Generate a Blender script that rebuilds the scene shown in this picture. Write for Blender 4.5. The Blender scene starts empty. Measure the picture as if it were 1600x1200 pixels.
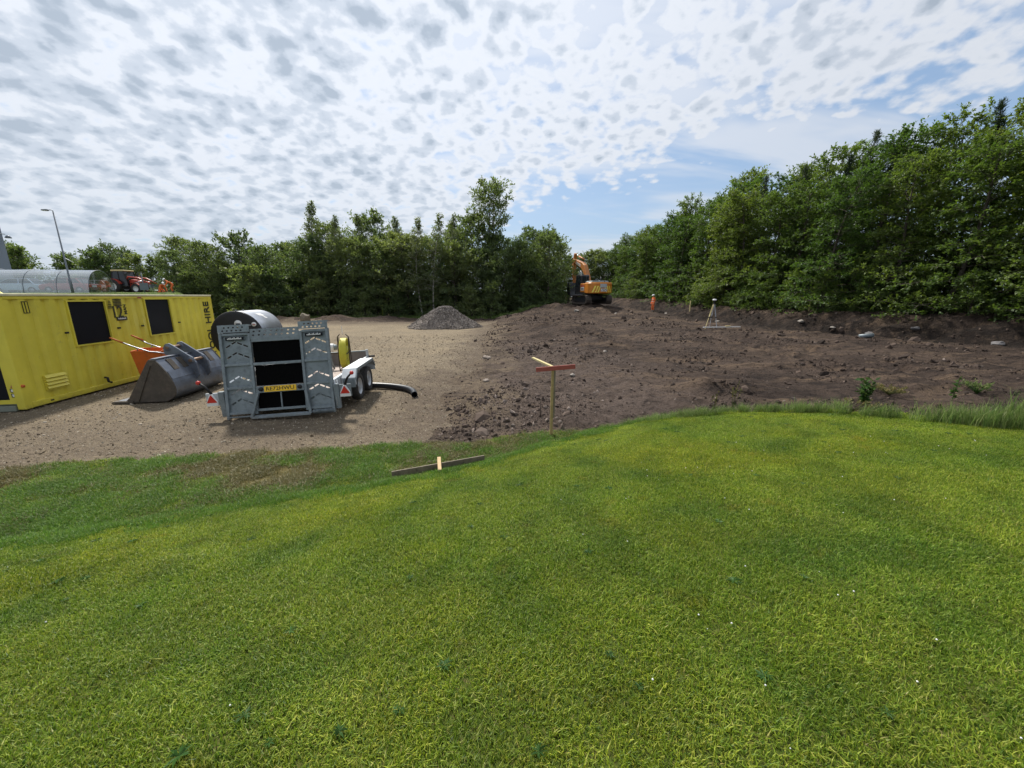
import bpy, bmesh, math, random
import numpy as np
from mathutils import Vector, Matrix, Euler
from mathutils.geometry import tessellate_polygon

R = math.radians
SC = bpy.context.scene
COL = SC.collection

# ------------------------------------------------------------------ camera
EYE = 2.45                      # metres above the gravel yard (z = 0)
PITCH = 12.8
cam_d = bpy.data.cameras.new('camera')
cam_d.sensor_width = 36.0
cam_d.lens = 600 / 1600 * 36.0
cam_d.clip_start = 0.05
cam_d.clip_end = 8000
cam = bpy.data.objects.new('camera', cam_d)
COL.objects.link(cam)
cam.location = (0, 0, EYE)
cam.rotation_euler = (R(90 - PITCH), 0, 0)
SC.camera = cam

# ------------------------------------------------------------------ sky and sun
SUN_AZ, SUN_EL = -32.0, 52.0    # degrees from +Y towards +X, and above the horizon
SKY_STRENGTH = 0.10


def build_world():
    w = bpy.data.worlds.new('World')
    SC.world = w
    w.use_nodes = True
    nt = w.node_tree
    nt.nodes.clear()
    N, L = nt.nodes.new, nt.links.new

    def math_(op, a, b=None, c=None, clamp=False):
        n = N('ShaderNodeMath'); n.operation = op; n.use_clamp = clamp
        for i, v in enumerate((a, b, c)):
            if v is None:
                continue
            if isinstance(v, (int, float)):
                n.inputs[i].default_value = v
            else:
                L(v, n.inputs[i])
        return n.outputs[0]

    def smooth(x, a, b):
        n = N('ShaderNodeMapRange'); n.interpolation_type = 'SMOOTHSTEP'
        L(x, n.inputs[0]); n.inputs[1].default_value = a; n.inputs[2].default_value = b
        n.inputs[3].default_value = 0; n.inputs[4].default_value = 1
        return n.outputs[0]

    def mixc(f, a, b):
        n = N('ShaderNodeMix'); n.data_type = 'RGBA'
        L(f, n.inputs[0])
        for s, v in ((n.inputs[6], a), (n.inputs[7], b)):
            if isinstance(v, tuple):
                s.default_value = v + (1,)
            else:
                L(v, s)
        return n.outputs[2]

    sky = N('ShaderNodeTexSky'); sky.sky_type = 'NISHITA'; sky.sun_disc = False
    sky.sun_elevation = R(SUN_EL); sky.sun_rotation = R(SUN_AZ)
    sky.air_density = 1.0; sky.dust_density = 1.6; sky.ozone_density = 1.6
    tc = N('ShaderNodeTexCoord')
    sep = N('ShaderNodeSeparateXYZ'); L(tc.outputs['Generated'], sep.inputs[0])
    X, Y, Z = sep.outputs
    zc = math_('ADD', math_('MAXIMUM', Z, 0.0), 0.30)
    px, py = math_('DIVIDE', X, zc), math_('DIVIDE', Y, zc)
    com = N('ShaderNodeCombineXYZ'); L(px, com.inputs[0]); L(py, com.inputs[1])
    P = com.outputs[0]

    def noise(vec, scale, detail=4, rough=0.5, dist=0.0, off=(0, 0, 0), rot=0, scl=(1, 1, 1)):
        m = N('ShaderNodeMapping'); L(vec, m.inputs[0])
        m.inputs[1].default_value = off; m.inputs[2].default_value = (0, 0, rot); m.inputs[3].default_value = scl
        n = N('ShaderNodeTexNoise'); L(m.outputs[0], n.inputs['Vector'])
        n.inputs['Scale'].default_value = scale; n.inputs['Detail'].default_value = detail
        n.inputs['Roughness'].default_value = rough; n.inputs['Distortion'].default_value = dist
        return n.outputs['Fac']

    # puffs: one altocumulus deck seen in plan (direction divided by height)
    wob = N('ShaderNodeTexNoise'); L(P, wob.inputs['Vector'])
    wob.inputs['Scale'].default_value = 7.0; wob.inputs['Detail'].default_value = 3
    wv = N('ShaderNodeVectorMath'); wv.operation = 'MULTIPLY_ADD'
    L(wob.outputs['Color'], wv.inputs[0]); wv.inputs[1].default_value = (0.07, 0.07, 0); L(P, wv.inputs[2])
    m2 = N('ShaderNodeMapping'); L(wv.outputs[0], m2.inputs[0])
    m2.inputs[2].default_value = (0, 0, R(35)); m2.inputs[3].default_value = (1.0, 0.9, 1)
    vo = N('ShaderNodeTexVoronoi'); vo.feature = 'SMOOTH_F1'; L(m2.outputs[0], vo.inputs['Vector'])
    vo.inputs['Scale'].default_value = 15.0; vo.inputs['Smoothness'].default_value = 0.6
    v2 = N('ShaderNodeTexVoronoi'); v2.feature = 'SMOOTH_F1'; L(wv.outputs[0], v2.inputs['Vector'])
    v2.inputs['Scale'].default_value = 33.0; v2.inputs['Smoothness'].default_value = 0.6
    dist = math_('ADD', math_('MULTIPLY', vo.outputs['Distance'], 0.95), math_('MULTIPLY', v2.outputs['Distance'], 0.40))
    cell = math_('SUBTRACT', 1.0, dist)
    fine = noise(P, 15, 4, 0.58)
    mid = noise(P, 3.6, 3, 0.55, 0.0, off=(3.1, 0.7, 0))
    big = noise(P, 1.4, 2, 0.5, 0.0, off=(7.3, 1.9, 0))
    # the deck ends along a straight front
    front = math_('ADD', math_('MULTIPLY', px, 0.651), math_('MULTIPLY', py, 0.759))
    front = math_('ADD', front, math_('MULTIPLY', math_('SUBTRACT', mid, 0.5), 0.42))
    inside = math_('SUBTRACT', 1.0, smooth(front, 1.28, 1.82))
    thick = smooth(front, 1.45, 0.3)
    base = math_('ADD', math_('MULTIPLY', inside, 0.74), math_('MULTIPLY', thick, 0.22))
    rho = math_('ADD', base, math_('MULTIPLY', math_('SUBTRACT', cell, 0.5), 0.75))
    rho = math_('ADD', rho, math_('MULTIPLY', math_('SUBTRACT', fine, 0.5), 0.95))
    rho = math_('ADD', rho, math_('MULTIPLY', math_('SUBTRACT', big, 0.5), 0.55))
    rho = math_('SUBTRACT', rho, 0.20)
    rho = math_('MULTIPLY', rho, smooth(inside, 0.0, 0.35))
    # streaky veil beyond the front
    st = noise(P, 2.0, 4, 0.6, 0.3, off=(2, 5, 0), rot=R(-43), scl=(0.5, 1.6, 1))
    veil = math_('MULTIPLY', smooth(st, 0.38, 0.64), 0.28)
    rho = math_('MAXIMUM', rho, veil)
    # one ramp: thin = sky, then white edges, then grey-blue bodies
    rp = N('ShaderNodeValToRGB'); L(rho, rp.inputs[0])
    cr = rp.color_ramp; cr.interpolation = 'EASE'
    cr.elements[0].position = 0.30; cr.elements[0].color = (0.60, 0.63, 0.685, 1)
    cr.elements[1].position = 0.92; cr.elements[1].color = (0.32, 0.375, 0.45, 1)
    e = cr.elements.new(0.48); e.color = (0.58, 0.615, 0.675, 1)
    e = cr.elements.new(0.68); e.color = (0.45, 0.50, 0.575, 1)
    gain = N('ShaderNodeMix'); gain.data_type = 'RGBA'; gain.blend_type = 'MULTIPLY'
    gain.inputs[0].default_value = 1
    L(rp.outputs[0], gain.inputs[6]); gain.inputs[7].default_value = (1 / SKY_STRENGTH,) * 3 + (1,)
    # the veil glows on the side of the sun
    sdir = N('ShaderNodeVectorMath'); sdir.operation = 'DOT_PRODUCT'; L(tc.outputs['Generated'], sdir.inputs[0])
    a_, e_ = R(SUN_AZ), R(SUN_EL)
    sdir.inputs[1].default_value = (math.sin(a_) * math.cos(e_), math.cos(a_) * math.cos(e_), math.sin(e_))
    glow = math_('MULTIPLY_ADD', smooth(sdir.outputs['Value'], 0.35, 1.0), 0.24, 0.94)
    gl = N('ShaderNodeMix'); gl.data_type = 'RGBA'; gl.blend_type = 'MULTIPLY'; gl.inputs[0].default_value = 1
    L(gain.outputs[2], gl.inputs[6]); L(glow, gl.inputs[7])
    gain = gl
    alpha = smooth(rho, 0.0, 0.42)
    skyg = N('ShaderNodeMix'); skyg.data_type = 'RGBA'; skyg.blend_type = 'MULTIPLY'; skyg.inputs[0].default_value = 1
    L(sky.outputs[0], skyg.inputs[6]); skyg.inputs[7].default_value = (0.85, 0.95, 1.05, 1)
    ks = 1 / SKY_STRENGTH
    pale = N('ShaderNodeMix'); pale.data_type = 'RGBA'; pale.inputs[0].default_value = 0.40
    L(skyg.outputs[2], pale.inputs[6]); pale.inputs[7].default_value = (0.33 * ks, 0.46 * ks, 0.62 * ks, 1)
    c1 = mixc(alpha, pale.outputs[2], gain.outputs[2])
    # low haze
    hz = math_('POWER', 2.718, math_('MULTIPLY', math_('MAXIMUM', Z, 0.0), -9.0))
    hz = math_('MULTIPLY', hz, 0.96)
    k = 1 / SKY_STRENGTH
    c2 = mixc(hz, c1, (0.42 * k, 0.49 * k, 0.56 * k))
    bg = N('ShaderNodeBackground'); L(c2, bg.inputs[0]); bg.inputs[1].default_value = SKY_STRENGTH
    out = N('ShaderNodeOutputWorld'); L(bg.outputs[0], out.inputs[0])


build_world()
SC.world.cycles.sampling_method = 'MANUAL'
SC.world.cycles.sample_map_resolution = 256
sun_d = bpy.data.lights.new('sun', 'SUN')
sun_d.energy = 4.4
sun_d.angle = R(6.0)
sun_d.color = (1.0, 0.95, 0.86)
sun = bpy.data.objects.new('sun', sun_d)
COL.objects.link(sun)
az, el = R(SUN_AZ), R(SUN_EL)
sun.rotation_euler = Vector((-math.sin(az) * math.cos(el), -math.cos(az) * math.cos(el), -math.sin(el))).to_track_quat('-Z', 'Y').to_euler()
sun.location = (0, 0, 60)

VS = SC.view_settings
VS.view_transform = 'Standard'
VS.look = 'None'
VS.gamma = 1.0
VS.exposure = 0.38
VS.use_curve_mapping = False
SC.render.engine = 'CYCLES'
SC.cycles.use_denoising = True
SC.cycles.denoiser = 'OPENIMAGEDENOISE'
SC.cycles.adaptive_threshold = 0.02
SC.cycles.max_bounces = 6
SC.cycles.diffuse_bounces = 3
SC.cycles.glossy_bounces = 3
SC.cycles.transmission_bounces = 4
SC.cycles.transparent_max_bounces = 12

# ------------------------------------------------------------------ helpers


def tag(o, label=None, cat=None, group=None, kind=None):
    for k, v in (('label', label), ('category', cat), ('group', group), ('kind', kind)):
        if v:
            o[k] = v
    return o


def empty(name, loc=(0, 0, 0), rz=0.0, label=None, cat=None, group=None, rot=None):
    o = bpy.data.objects.new(name, None)
    o.empty_display_size = 0.2
    COL.objects.link(o)
    o.location = loc
    o.rotation_euler = rot if rot else (0, 0, rz)
    return tag(o, label, cat, group)


def link(name, me, mat=None, parent=None):
    o = bpy.data.objects.new(name, me)
    COL.objects.link(o)
    if mat is not None and not me.materials:
        me.materials.append(mat)
    if parent is not None:
        o.parent = parent
    return o


class MB:
    """collects simple solids; build() links them as one mesh"""

    def __init__(self):
        self.v, self.f, self.s = [], [], []

    def add(self, vs, fs, smooth=False):
        b = len(self.v)
        self.v += [tuple(p) for p in vs]
        self.f += [tuple(i + b for i in f) for f in fs]
        self.s += [smooth] * len(fs)
        return self

    def box(self, c, size, rot=None):
        sx, sy, sz = (k / 2 for k in size)
        pts = [Vector((x, y, z)) for x in (-sx, sx) for y in (-sy, sy) for z in (-sz, sz)]
        if rot:
            m = Euler(rot).to_matrix()
            pts = [m @ p for p in pts]
        c = Vector(c)
        return self.add([p + c for p in pts], [(0, 1, 3, 2), (4, 6, 7, 5), (0, 4, 5, 1), (2, 3, 7, 6), (0, 2, 6, 4), (1, 5, 7, 3)])

    def span(self, lo, hi):
        return self.box([(a + b) / 2 for a, b in zip(lo, hi)], [b - a for a, b in zip(lo, hi)])

    def bar(self, p0, p1, w, h=None, up=(0, 0, 1)):
        p0, p1 = Vector(p0), Vector(p1)
        h = h or w
        d = (p1 - p0).normalized()
        u = Vector(up)
        if abs(d.dot(u)) > 0.97:
            u = Vector((1, 0, 0))
        a = d.cross(u).normalized() * (w / 2)
        b = a.cross(d).normalized() * (h / 2)
        pts = [p + i * a + j * b for p in (p0, p1) for i, j in ((-1, -1), (1, -1), (1, 1), (-1, 1))]
        return self.add(pts, [(3, 2, 1, 0), (4, 5, 6, 7), (0, 1, 5, 4), (1, 2, 6, 5), (2, 3, 7, 6), (3, 0, 4, 7)])

    def cyl(self, p0, p1, r0, r1=None, n=12, caps=True, smooth=True):
        return self.tube([p0, p1], [r0, r0 if r1 is None else r1], n, caps, smooth)

    def tube(self, path, rad, n=8, caps=True, smooth=True):
        path = [Vector(p) for p in path]
        if isinstance(rad, (int, float)):
            rad = [rad] * len(path)
        vs, fs = [], []
        prev = None
        for i, p in enumerate(path):
            d = (path[min(i + 1, len(path) - 1)] - path[max(i - 1, 0)]).normalized()
            if prev is None:
                a = d.cross(Vector((0, 0, 1)))
                if a.length < 0.05:
                    a = d.cross(Vector((1, 0, 0)))
            else:
                a = prev - d * prev.dot(d)
            a.normalize()
            prev = a
            b = d.cross(a)
            for k in range(n):
                t = 2 * math.pi * k / n
                vs.append(p + (a * math.cos(t) + b * math.sin(t)) * rad[i])
        for i in range(len(path) - 1):
            for k in range(n):
                k2 = (k + 1) % n
                fs.append((i * n + k, i * n + k2, (i + 1) * n + k2, (i + 1) * n + k))
        self.add(vs, fs, smooth)
        if caps:
            m = len(path) - 1
            self.add(vs[:n], [tuple(range(n - 1, -1, -1))])
            self.add(vs[m * n:], [tuple(range(n))])
        return self

    def prism(self, outline, a0, a1, axis='y', smooth=False):
        """outline in the two other axes (x,z for y; y,z for x; x,y for z), extruded along axis"""
        def P(p, a):
            return {'y': (p[0], a, p[1]), 'x': (a, p[0], p[1]), 'z': (p[0], p[1], a)}[axis]
        n = len(outline)
        vs = [P(p, a0) for p in outline] + [P(p, a1) for p in outline]
        self.add(vs, [(i, (i + 1) % n, n + (i + 1) % n, n + i) for i in range(n)], smooth)
        tri = tessellate_polygon([[Vector((p[0], p[1], 0)) for p in outline]])
        self.add(vs[:n], [tuple(t) for t in tri])
        self.add(vs[n:], [tuple(reversed(t)) for t in tri])
        return self

    def plate(self, outline, holes, a0, a1, axis='y'):
        """a sheet with real holes punched through"""
        def P(p, a):
            return {'y': (p[0], a, p[1]), 'x': (a, p[0], p[1]), 'z': (p[0], p[1], a)}[axis]
        loops = [outline] + holes
        flat = [p for l in loops for p in l]
        tri = tessellate_polygon([[Vector((p[0], p[1], 0)) for p in l] for l in loops])
        self.add([P(p, a0) for p in flat], [tuple(t) for t in tri])
        self.add([P(p, a1) for p in flat], [tuple(reversed(t)) for t in tri])
        for l in loops:
            n = len(l)
            self.add([P(p, a0) for p in l] + [P(p, a1) for p in l], [(i, (i + 1) % n, n + (i + 1) % n, n + i) for i in range(n)])
        return self

    def lathe(self, prof, c=(0, 0, 0), axis='z', n=20, smooth=True):
        vs, fs = [], []
        for r, h in prof:
            for k in range(n):
                t = 2 * math.pi * k / n
                a, b = r * math.cos(t), r * math.sin(t)
                vs.append({'z': (c[0] + a, c[1] + b, c[2] + h), 'x': (c[0] + h, c[1] + a, c[2] + b), 'y': (c[0] + a, c[1] + h, c[2] + b)}[axis])
        m = len(prof)
        for i in range(m - 1):
            for k in range(n):
                k2 = (k + 1) % n
                fs.append((i * n + k, i * n + k2, (i + 1) * n + k2, (i + 1) * n + k))
        return self.add(vs, fs, smooth)

    def build(self, name, mat, parent=None, bevel=0.0):
        me = bpy.data.meshes.new(name)
        me.from_pydata(self.v, [], self.f)
        me.polygons.foreach_set('use_smooth', self.s)
        bm = bmesh.new(); bm.from_mesh(me)
        bmesh.ops.remove_doubles(bm, verts=bm.verts, dist=1e-5)
        bmesh.ops.recalc_face_normals(bm, faces=bm.faces)
        bm.to_mesh(me); bm.free()
        o = link(name, me, mat, parent)
        if bevel:
            md = o.modifiers.new('edge', 'BEVEL'); md.width = bevel; md.segments = 1; md.limit_method = 'ANGLE'; md.angle_limit = R(40)
        return o


def copy_tree(o, parent=None):
    c = o.copy(); COL.objects.link(c)
    c.parent = parent
    for ch in list(o.children):
        copy_tree(ch, c)
    return c


def text_mesh(name, body, size, mat, parent, loc, rot, depth=0.004, xs=1.0):
    cu = bpy.data.curves.new(name, 'FONT')
    cu.body = body; cu.size = size; cu.extrude = depth; cu.align_x = 'CENTER'; cu.align_y = 'CENTER'
    cu.resolution_u = 3; cu.offset = size * 0.006
    tmp = bpy.data.objects.new(name + '_tmp', cu)
    COL.objects.link(tmp)
    bpy.context.view_layer.update()
    me = bpy.data.meshes.new_from_object(tmp.evaluated_get(bpy.context.evaluated_depsgraph_get()))
    bpy.data.objects.remove(tmp)
    me.materials.clear()
    o = link(name, me, mat, parent)
    o.location = loc; o.rotation_euler = rot; o.scale = (xs, 1, 1)
    return o


# ------------------------------------------------------------------ materials


def nodes(m):
    m.use_nodes = True
    nt = m.node_tree
    nt.nodes.clear()
    return nt, nt.nodes.new, nt.links.new


def pm(name, col, rough=0.6, metal=0.0, var=0.2, scale=6.0, dirt=None, dirt_amt=0.5, bump=0.0, bscale=60.0, coat=0.0, spec=0.5, splash=0.0):
    """painted / plain surface: base colour, soft mottling, optional dirt with a shape of its own"""
    m = bpy.data.materials.new(name)
    nt, N, L = nodes(m)
    out = N('ShaderNodeOutputMaterial'); b = N('ShaderNodeBsdfPrincipled')
    L(b.outputs[0], out.inputs[0])
    geo = N('ShaderNodeNewGeometry')
    n1 = N('ShaderNodeTexNoise'); L(geo.outputs['Position'], n1.inputs['Vector'])
    n1.inputs['Scale'].default_value = scale; n1.inputs['Detail'].default_value = 5; n1.inputs['Roughness'].default_value = 0.6
    mr = N('ShaderNodeMapRange'); L(n1.outputs['Fac'], mr.inputs[0])
    mr.inputs[1].default_value = 0.3; mr.inputs[2].default_value = 0.7
    mr.inputs[3].default_value = 1 - var; mr.inputs[4].default_value = 1 + var * 0.6
    mx = N('ShaderNodeMix'); mx.data_type = 'RGBA'; mx.blend_type = 'MULTIPLY'; mx.inputs[0].default_value = 1
    mx.inputs[6].default_value = tuple(col) + (1,); L(mr.outputs[0], mx.inputs[7])
    c = mx.outputs[2]
    if dirt:
        n2 = N('ShaderNodeTexNoise'); L(geo.outputs['Position'], n2.inputs['Vector'])
        n2.inputs['Scale'].default_value = scale * 2.3; n2.inputs['Detail'].default_value = 7; n2.inputs['Roughness'].default_value = 0.7
        r2 = N('ShaderNodeMapRange'); L(n2.outputs['Fac'], r2.inputs[0])
        r2.inputs[1].default_value = 0.62 - 0.25 * dirt_amt; r2.inputs[2].default_value = 0.78 - 0.1 * dirt_amt
        r2.inputs[4].default_value = 0.85
        m2 = N('ShaderNodeMix'); m2.data_type = 'RGBA'
        L(r2.outputs[0], m2.inputs[0]); L(c, m2.inputs[6]); m2.inputs[7].default_value = tuple(dirt) + (1,)
        c = m2.outputs[2]
    if splash:      # mud thrown up from the ground
        sz_ = N('ShaderNodeSeparateXYZ'); L(geo.outputs['Position'], sz_.inputs[0])
        n4 = N('ShaderNodeTexNoise'); L(geo.outputs['Position'], n4.inputs['Vector']); n4.inputs['Scale'].default_value = 9; n4.inputs['Detail'].default_value = 7; n4.inputs['Roughness'].default_value = 0.75
        ad = N('ShaderNodeMath'); ad.operation = 'MULTIPLY_ADD'; L(n4.outputs['Fac'], ad.inputs[0]); ad.inputs[1].default_value = splash * 2.6; ad.inputs[2].default_value = -splash * 0.75
        sb = N('ShaderNodeMath'); sb.operation = 'SUBTRACT'; L(ad.outputs[0], sb.inputs[0]); L(sz_.outputs[2], sb.inputs[1])
        r4 = N('ShaderNodeMapRange'); L(sb.outputs[0], r4.inputs[0]); r4.inputs[1].default_value = 0.0; r4.inputs[2].default_value = splash; r4.inputs[4].default_value = 0.7
        m4 = N('ShaderNodeMix'); m4.data_type = 'RGBA'; L(r4.outputs[0], m4.inputs[0]); L(c, m4.inputs[6]); m4.inputs[7].default_value = (0.14, 0.105, 0.07, 1)
        c = m4.outputs[2]
    L(c, b.inputs['Base Color'])
    b.inputs['Roughness'].default_value = rough
    b.inputs['Metallic'].default_value = metal
    b.inputs['Specular IOR Level'].default_value = spec
    if coat:
        b.inputs['Coat Weight'].default_value = coat
    if bump:
        n3 = N('ShaderNodeTexNoise'); L(geo.outputs['Position'], n3.inputs['Vector'])
        n3.inputs['Scale'].default_value = bscale; n3.inputs['Detail'].default_value = 4
        bp = N('ShaderNodeBump'); bp.inputs['Strength'].default_value = bump; bp.inputs['Distance'].default_value = 0.02
        L(n3.outputs['Fac'], bp.inputs['Height']); L(bp.outputs[0], b.inputs['Normal'])
    return m


M = {}
M['yellow'] = pm('yellow_paint', (0.70, 0.60, 0.065), 0.42, 0, 0.10, 2.0, dirt=(0.40, 0.34, 0.08), dirt_amt=0.0, splash=0.22)
M['yellow_dark'] = pm('yellow_paint_sill', (0.20, 0.22, 0.18), 0.6, 0, 0.2, 3)
M['cabin_roof'] = pm('cabin_roof_paint', (0.62, 0.58, 0.38), 0.6, 0, 0.2, 3)
M['shutter'] = pm('dark_window_shutter', (0.004, 0.005, 0.009), 0.5, 0, 0.2, 4, spec=0.2)
M['black'] = pm('black_rubber', (0.012, 0.012, 0.013), 0.65, 0, 0.2, 9)
M['black_ink'] = pm('black_lettering', (0.035, 0.033, 0.015), 0.6, 0, 0.1, 9)
M['red_ink'] = pm('faded_red_sticker', (0.42, 0.10, 0.07), 0.5, 0, 0.2, 9)
M['white_ink'] = pm('white_print', (0.72, 0.72, 0.70), 0.5, 0, 0.05, 9)
M['white'] = pm('white_paint', (0.74, 0.75, 0.76), 0.4, 0, 0.08, 6)
M['galv'] = pm('galvanised_steel', (0.22, 0.255, 0.275), 0.55, 0.35, 0.22, 5, dirt=(0.11, 0.13, 0.14), dirt_amt=0.45, splash=0.25)
M['galv_light'] = pm('galvanised_sheet', (0.50, 0.53, 0.56), 0.5, 0.35, 0.15, 4)
M['mesh_black'] = pm('black_ramp_mesh', (0.004, 0.004, 0.0045), 0.9, 0, 0.3, 30, spec=0.1)
M['ply'] = pm('phenolic_ply_deck', (0.36, 0.29, 0.25), 0.7, 0, 0.2, 5, dirt=(0.20, 0.15, 0.12), dirt_amt=0.4)
M['headboard'] = pm('grey_brown_board', (0.16, 0.14, 0.13), 0.7, 0, 0.25, 5)
M['plate_yellow'] = pm('number_plate_yellow', (0.90, 0.54, 0.012), 0.4, 0, 0.04, 9)
M['red'] = pm('red_reflector', (0.55, 0.03, 0.02), 0.3, 0, 0.05, 9)
M['tyre'] = pm('tyre_rubber', (0.022, 0.021, 0.021), 0.75, 0, 0.25, 12, dirt=(0.10, 0.085, 0.07), dirt_amt=0.4, bump=0.3)
M['rim'] = pm('steel_wheel', (0.48, 0.50, 0.53), 0.4, 0.5, 0.15, 9)
M['steel_brush'] = pm('bare_bucket_steel', (0.16, 0.18, 0.22), 0.42, 0.5, 0.25, 3, dirt=(0.10, 0.085, 0.07), dirt_amt=0.45)
M['steel_dirty'] = pm('muddy_bucket_steel', (0.075, 0.062, 0.048), 0.75, 0.1, 0.25, 4, dirt=(0.13, 0.10, 0.075), dirt_amt=0.5, bump=0.25, bscale=25)
M['steel_rust'] = pm('worn_pin_steel', (0.20, 0.13, 0.09), 0.5, 0.5, 0.2, 12)
M['orange'] = pm('orange_paint', (0.62, 0.13, 0.015), 0.5, 0, 0.12, 5, dirt=(0.30, 0.10, 0.04), dirt_amt=0.3)
M['grip'] = pm('orange_grip', (0.50, 0.13, 0.02), 0.7, 0, 0.1, 9)
M['tube'] = pm('bright_steel_tube', (0.30, 0.31, 0.34), 0.35, 0.7, 0.1, 9)
M['tank_steel'] = pm('brushed_tank_steel', (0.50, 0.52, 0.57), 0.34, 0.85, 0.15, 3)
M['hose_yellow'] = pm('yellow_hose', (0.52, 0.47, 0.03), 0.5, 0, 0.1, 9)
M['reel_frame'] = pm('dark_reel_frame', (0.05, 0.035, 0.025), 0.5, 0.3, 0.1, 9)
M['pipe'] = pm('black_drain_pipe', (0.022, 0.024, 0.03), 0.38, 0, 0.15, 6)
M['wood'] = pm('new_timber', (0.36, 0.26, 0.11), 0.75, 0, 0.2, 14, dirt=(0.24, 0.17, 0.07), dirt_amt=0.3)
M['wood_pale'] = pm('pale_timber', (0.56, 0.47, 0.23), 0.75, 0, 0.15, 14)
M['wood_grey'] = pm('weathered_board', (0.19, 0.155, 0.11), 0.8, 0, 0.35, 9, dirt=(0.06, 0.05, 0.04), dirt_amt=0.5)
M['wood_tan'] = pm('cut_softwood', (0.52, 0.36, 0.19), 0.75, 0, 0.2, 14)
M['wood_red'] = pm('red_painted_batten', (0.30, 0.065, 0.05), 0.6, 0, 0.15, 12)
M['lime'] = pm('lime_marker_paint', (0.22, 0.27, 0.03), 0.6, 0, 0.15, 12)
M['steel_pin'] = pm('rusty_rebar', (0.06, 0.04, 0.03), 0.7, 0.4, 0.2, 20)
# ------------------------------------------------------------------ ground


def _hash(ix, iy, seed):
    h = (ix.astype(np.int64) * 374761393 + iy.astype(np.int64) * 668265263 + seed * 1442695041) & 0x7fffffff
    h = ((h ^ (h >> 13)) * 1274126177) & 0x7fffffff
    h = h ^ (h >> 16)
    return (h & 0xffff) / 65535.0


def vnoise(x, y, seed=0):
    ix, iy = np.floor(x), np.floor(y)
    fx, fy = x - ix, y - iy
    fx, fy = fx * fx * (3 - 2 * fx), fy * fy * (3 - 2 * fy)
    a, b = _hash(ix, iy, seed), _hash(ix + 1, iy, seed)
    c, d = _hash(ix, iy + 1, seed), _hash(ix + 1, iy + 1, seed)
    return (a * (1 - fx) + b * fx) * (1 - fy) + (c * (1 - fx) + d * fx) * fy


def fbm(x, y, size, seed=0, octs=3):
    """-1..1, features of about `size` metres"""
    t, amp, tot, k = 0.0, 1.0, 0.0, 1.0 / size
    for o in range(octs):
        t = t + amp * (vnoise(x * k + 17.3 * o, y * k - 9.1 * o, seed + o) * 2 - 1)
        tot += amp
        amp *= 0.5; k *= 2.03
    return t / tot


def sstep(a, b, x):
    t = np.clip((x - a) / (b - a), 0, 1)
    return t * t * (3 - 2 * t)


EDGE_X = [-60, -30, -7.4, -5, -1.1, 0.7, 2.4, 4.0, 5.2, 6.8, 9.0, 14, 30]
EDGE_Y = [1.5, 3.2, 5.1, 5.6, 6.15, 6.6, 6.9, 6.85, 6.1, 4.9, 3.3, 0.5, -8]
FOOT_Y = [-40, -5, 8, 17, 26, 41, 50, 60, 80, 150]
FOOT_X = [70, 42, 30, 22.6, 17.4, 15.3, 13.0, 11.5, 9.5, 6]
BTOP_Y = [-40, 17, 26, 37, 46, 80]
BTOP_Z = [1.8, 1.62, 1.5, 1.72, 2.15, 2.4]
# soil lumps: x, y, radius x, radius y, height
LUMPS = [(-0.4, 7.9, 0.75, 0.35, 0.16), (0.55, 8.3, 0.5, 0.3, 0.13), (-1.1, 8.2, 0.3, 0.2, 0.10), (5.9, 9.9, 0.95, 0.35, 0.20), (5.0, 9.6, 0.5, 0.3, 0.15),
         (7.35, 8.0, 0.55, 0.35, 0.26), (6.9, 7.4, 0.5, 0.3, 0.18), (7.9, 7.6, 0.35, 0.25, 0.16), (9.6, 9.6, 0.8, 0.35, 0.18), (11.4, 9.8, 0.9, 0.3, 0.2),
         (2.3, 26, 1.1, 1.0, 0.55), (3.6, 24, 1.6, 1.2, 0.4), (1.6, 21, 0.8, 0.6, 0.3), (3.8, 11.3, 1.2, 0.5, 0.14), (2.6, 14.5, 1.2, 0.8, 0.2),
         (7.5, 15, 2.0, 0.7, 0.22), (9.8, 12.8, 1.8, 0.5, 0.2), (4.5, 18, 1.5, 1.0, 0.25), (-0.7, 16.5, 0.5, 0.4, 0.12), (-0.8, 12.2, 0.5, 0.3, 0.14),
         (4.2, 40, 4.5, 3.0, 0.40), (8.0, 42, 6.5, 5.5, 0.9), (1.0, 36, 2.0, 2.0, 0.3), (5.6, 35, 1.4, 1.0, 0.3), (12, 33, 2, 1, 0.2),
         (-18, 39.5, 1.8, 0.9, 0.5), (-13.0, 40, 3.0, 0.8, 0.35), (-23, 39, 3, 1, 0.4)]


def edge_y(x):
    return np.interp(x, EDGE_X, EDGE_Y)


def ragged(x, y):
    return 0.18 * fbm(x, y, 1.1, 5) + 0.10 * fbm(x, y, 0.3, 6, 2)


def lawn_s(x, y):
    off = np.interp(x, [-9, -5.2, -1.8, -0.4, 0.9, 2.6], [5.50, 5.38, 4.98, 4.97, 5.28, 5.47])
    return off - (-0.453 * x + 0.891 * y)


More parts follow.
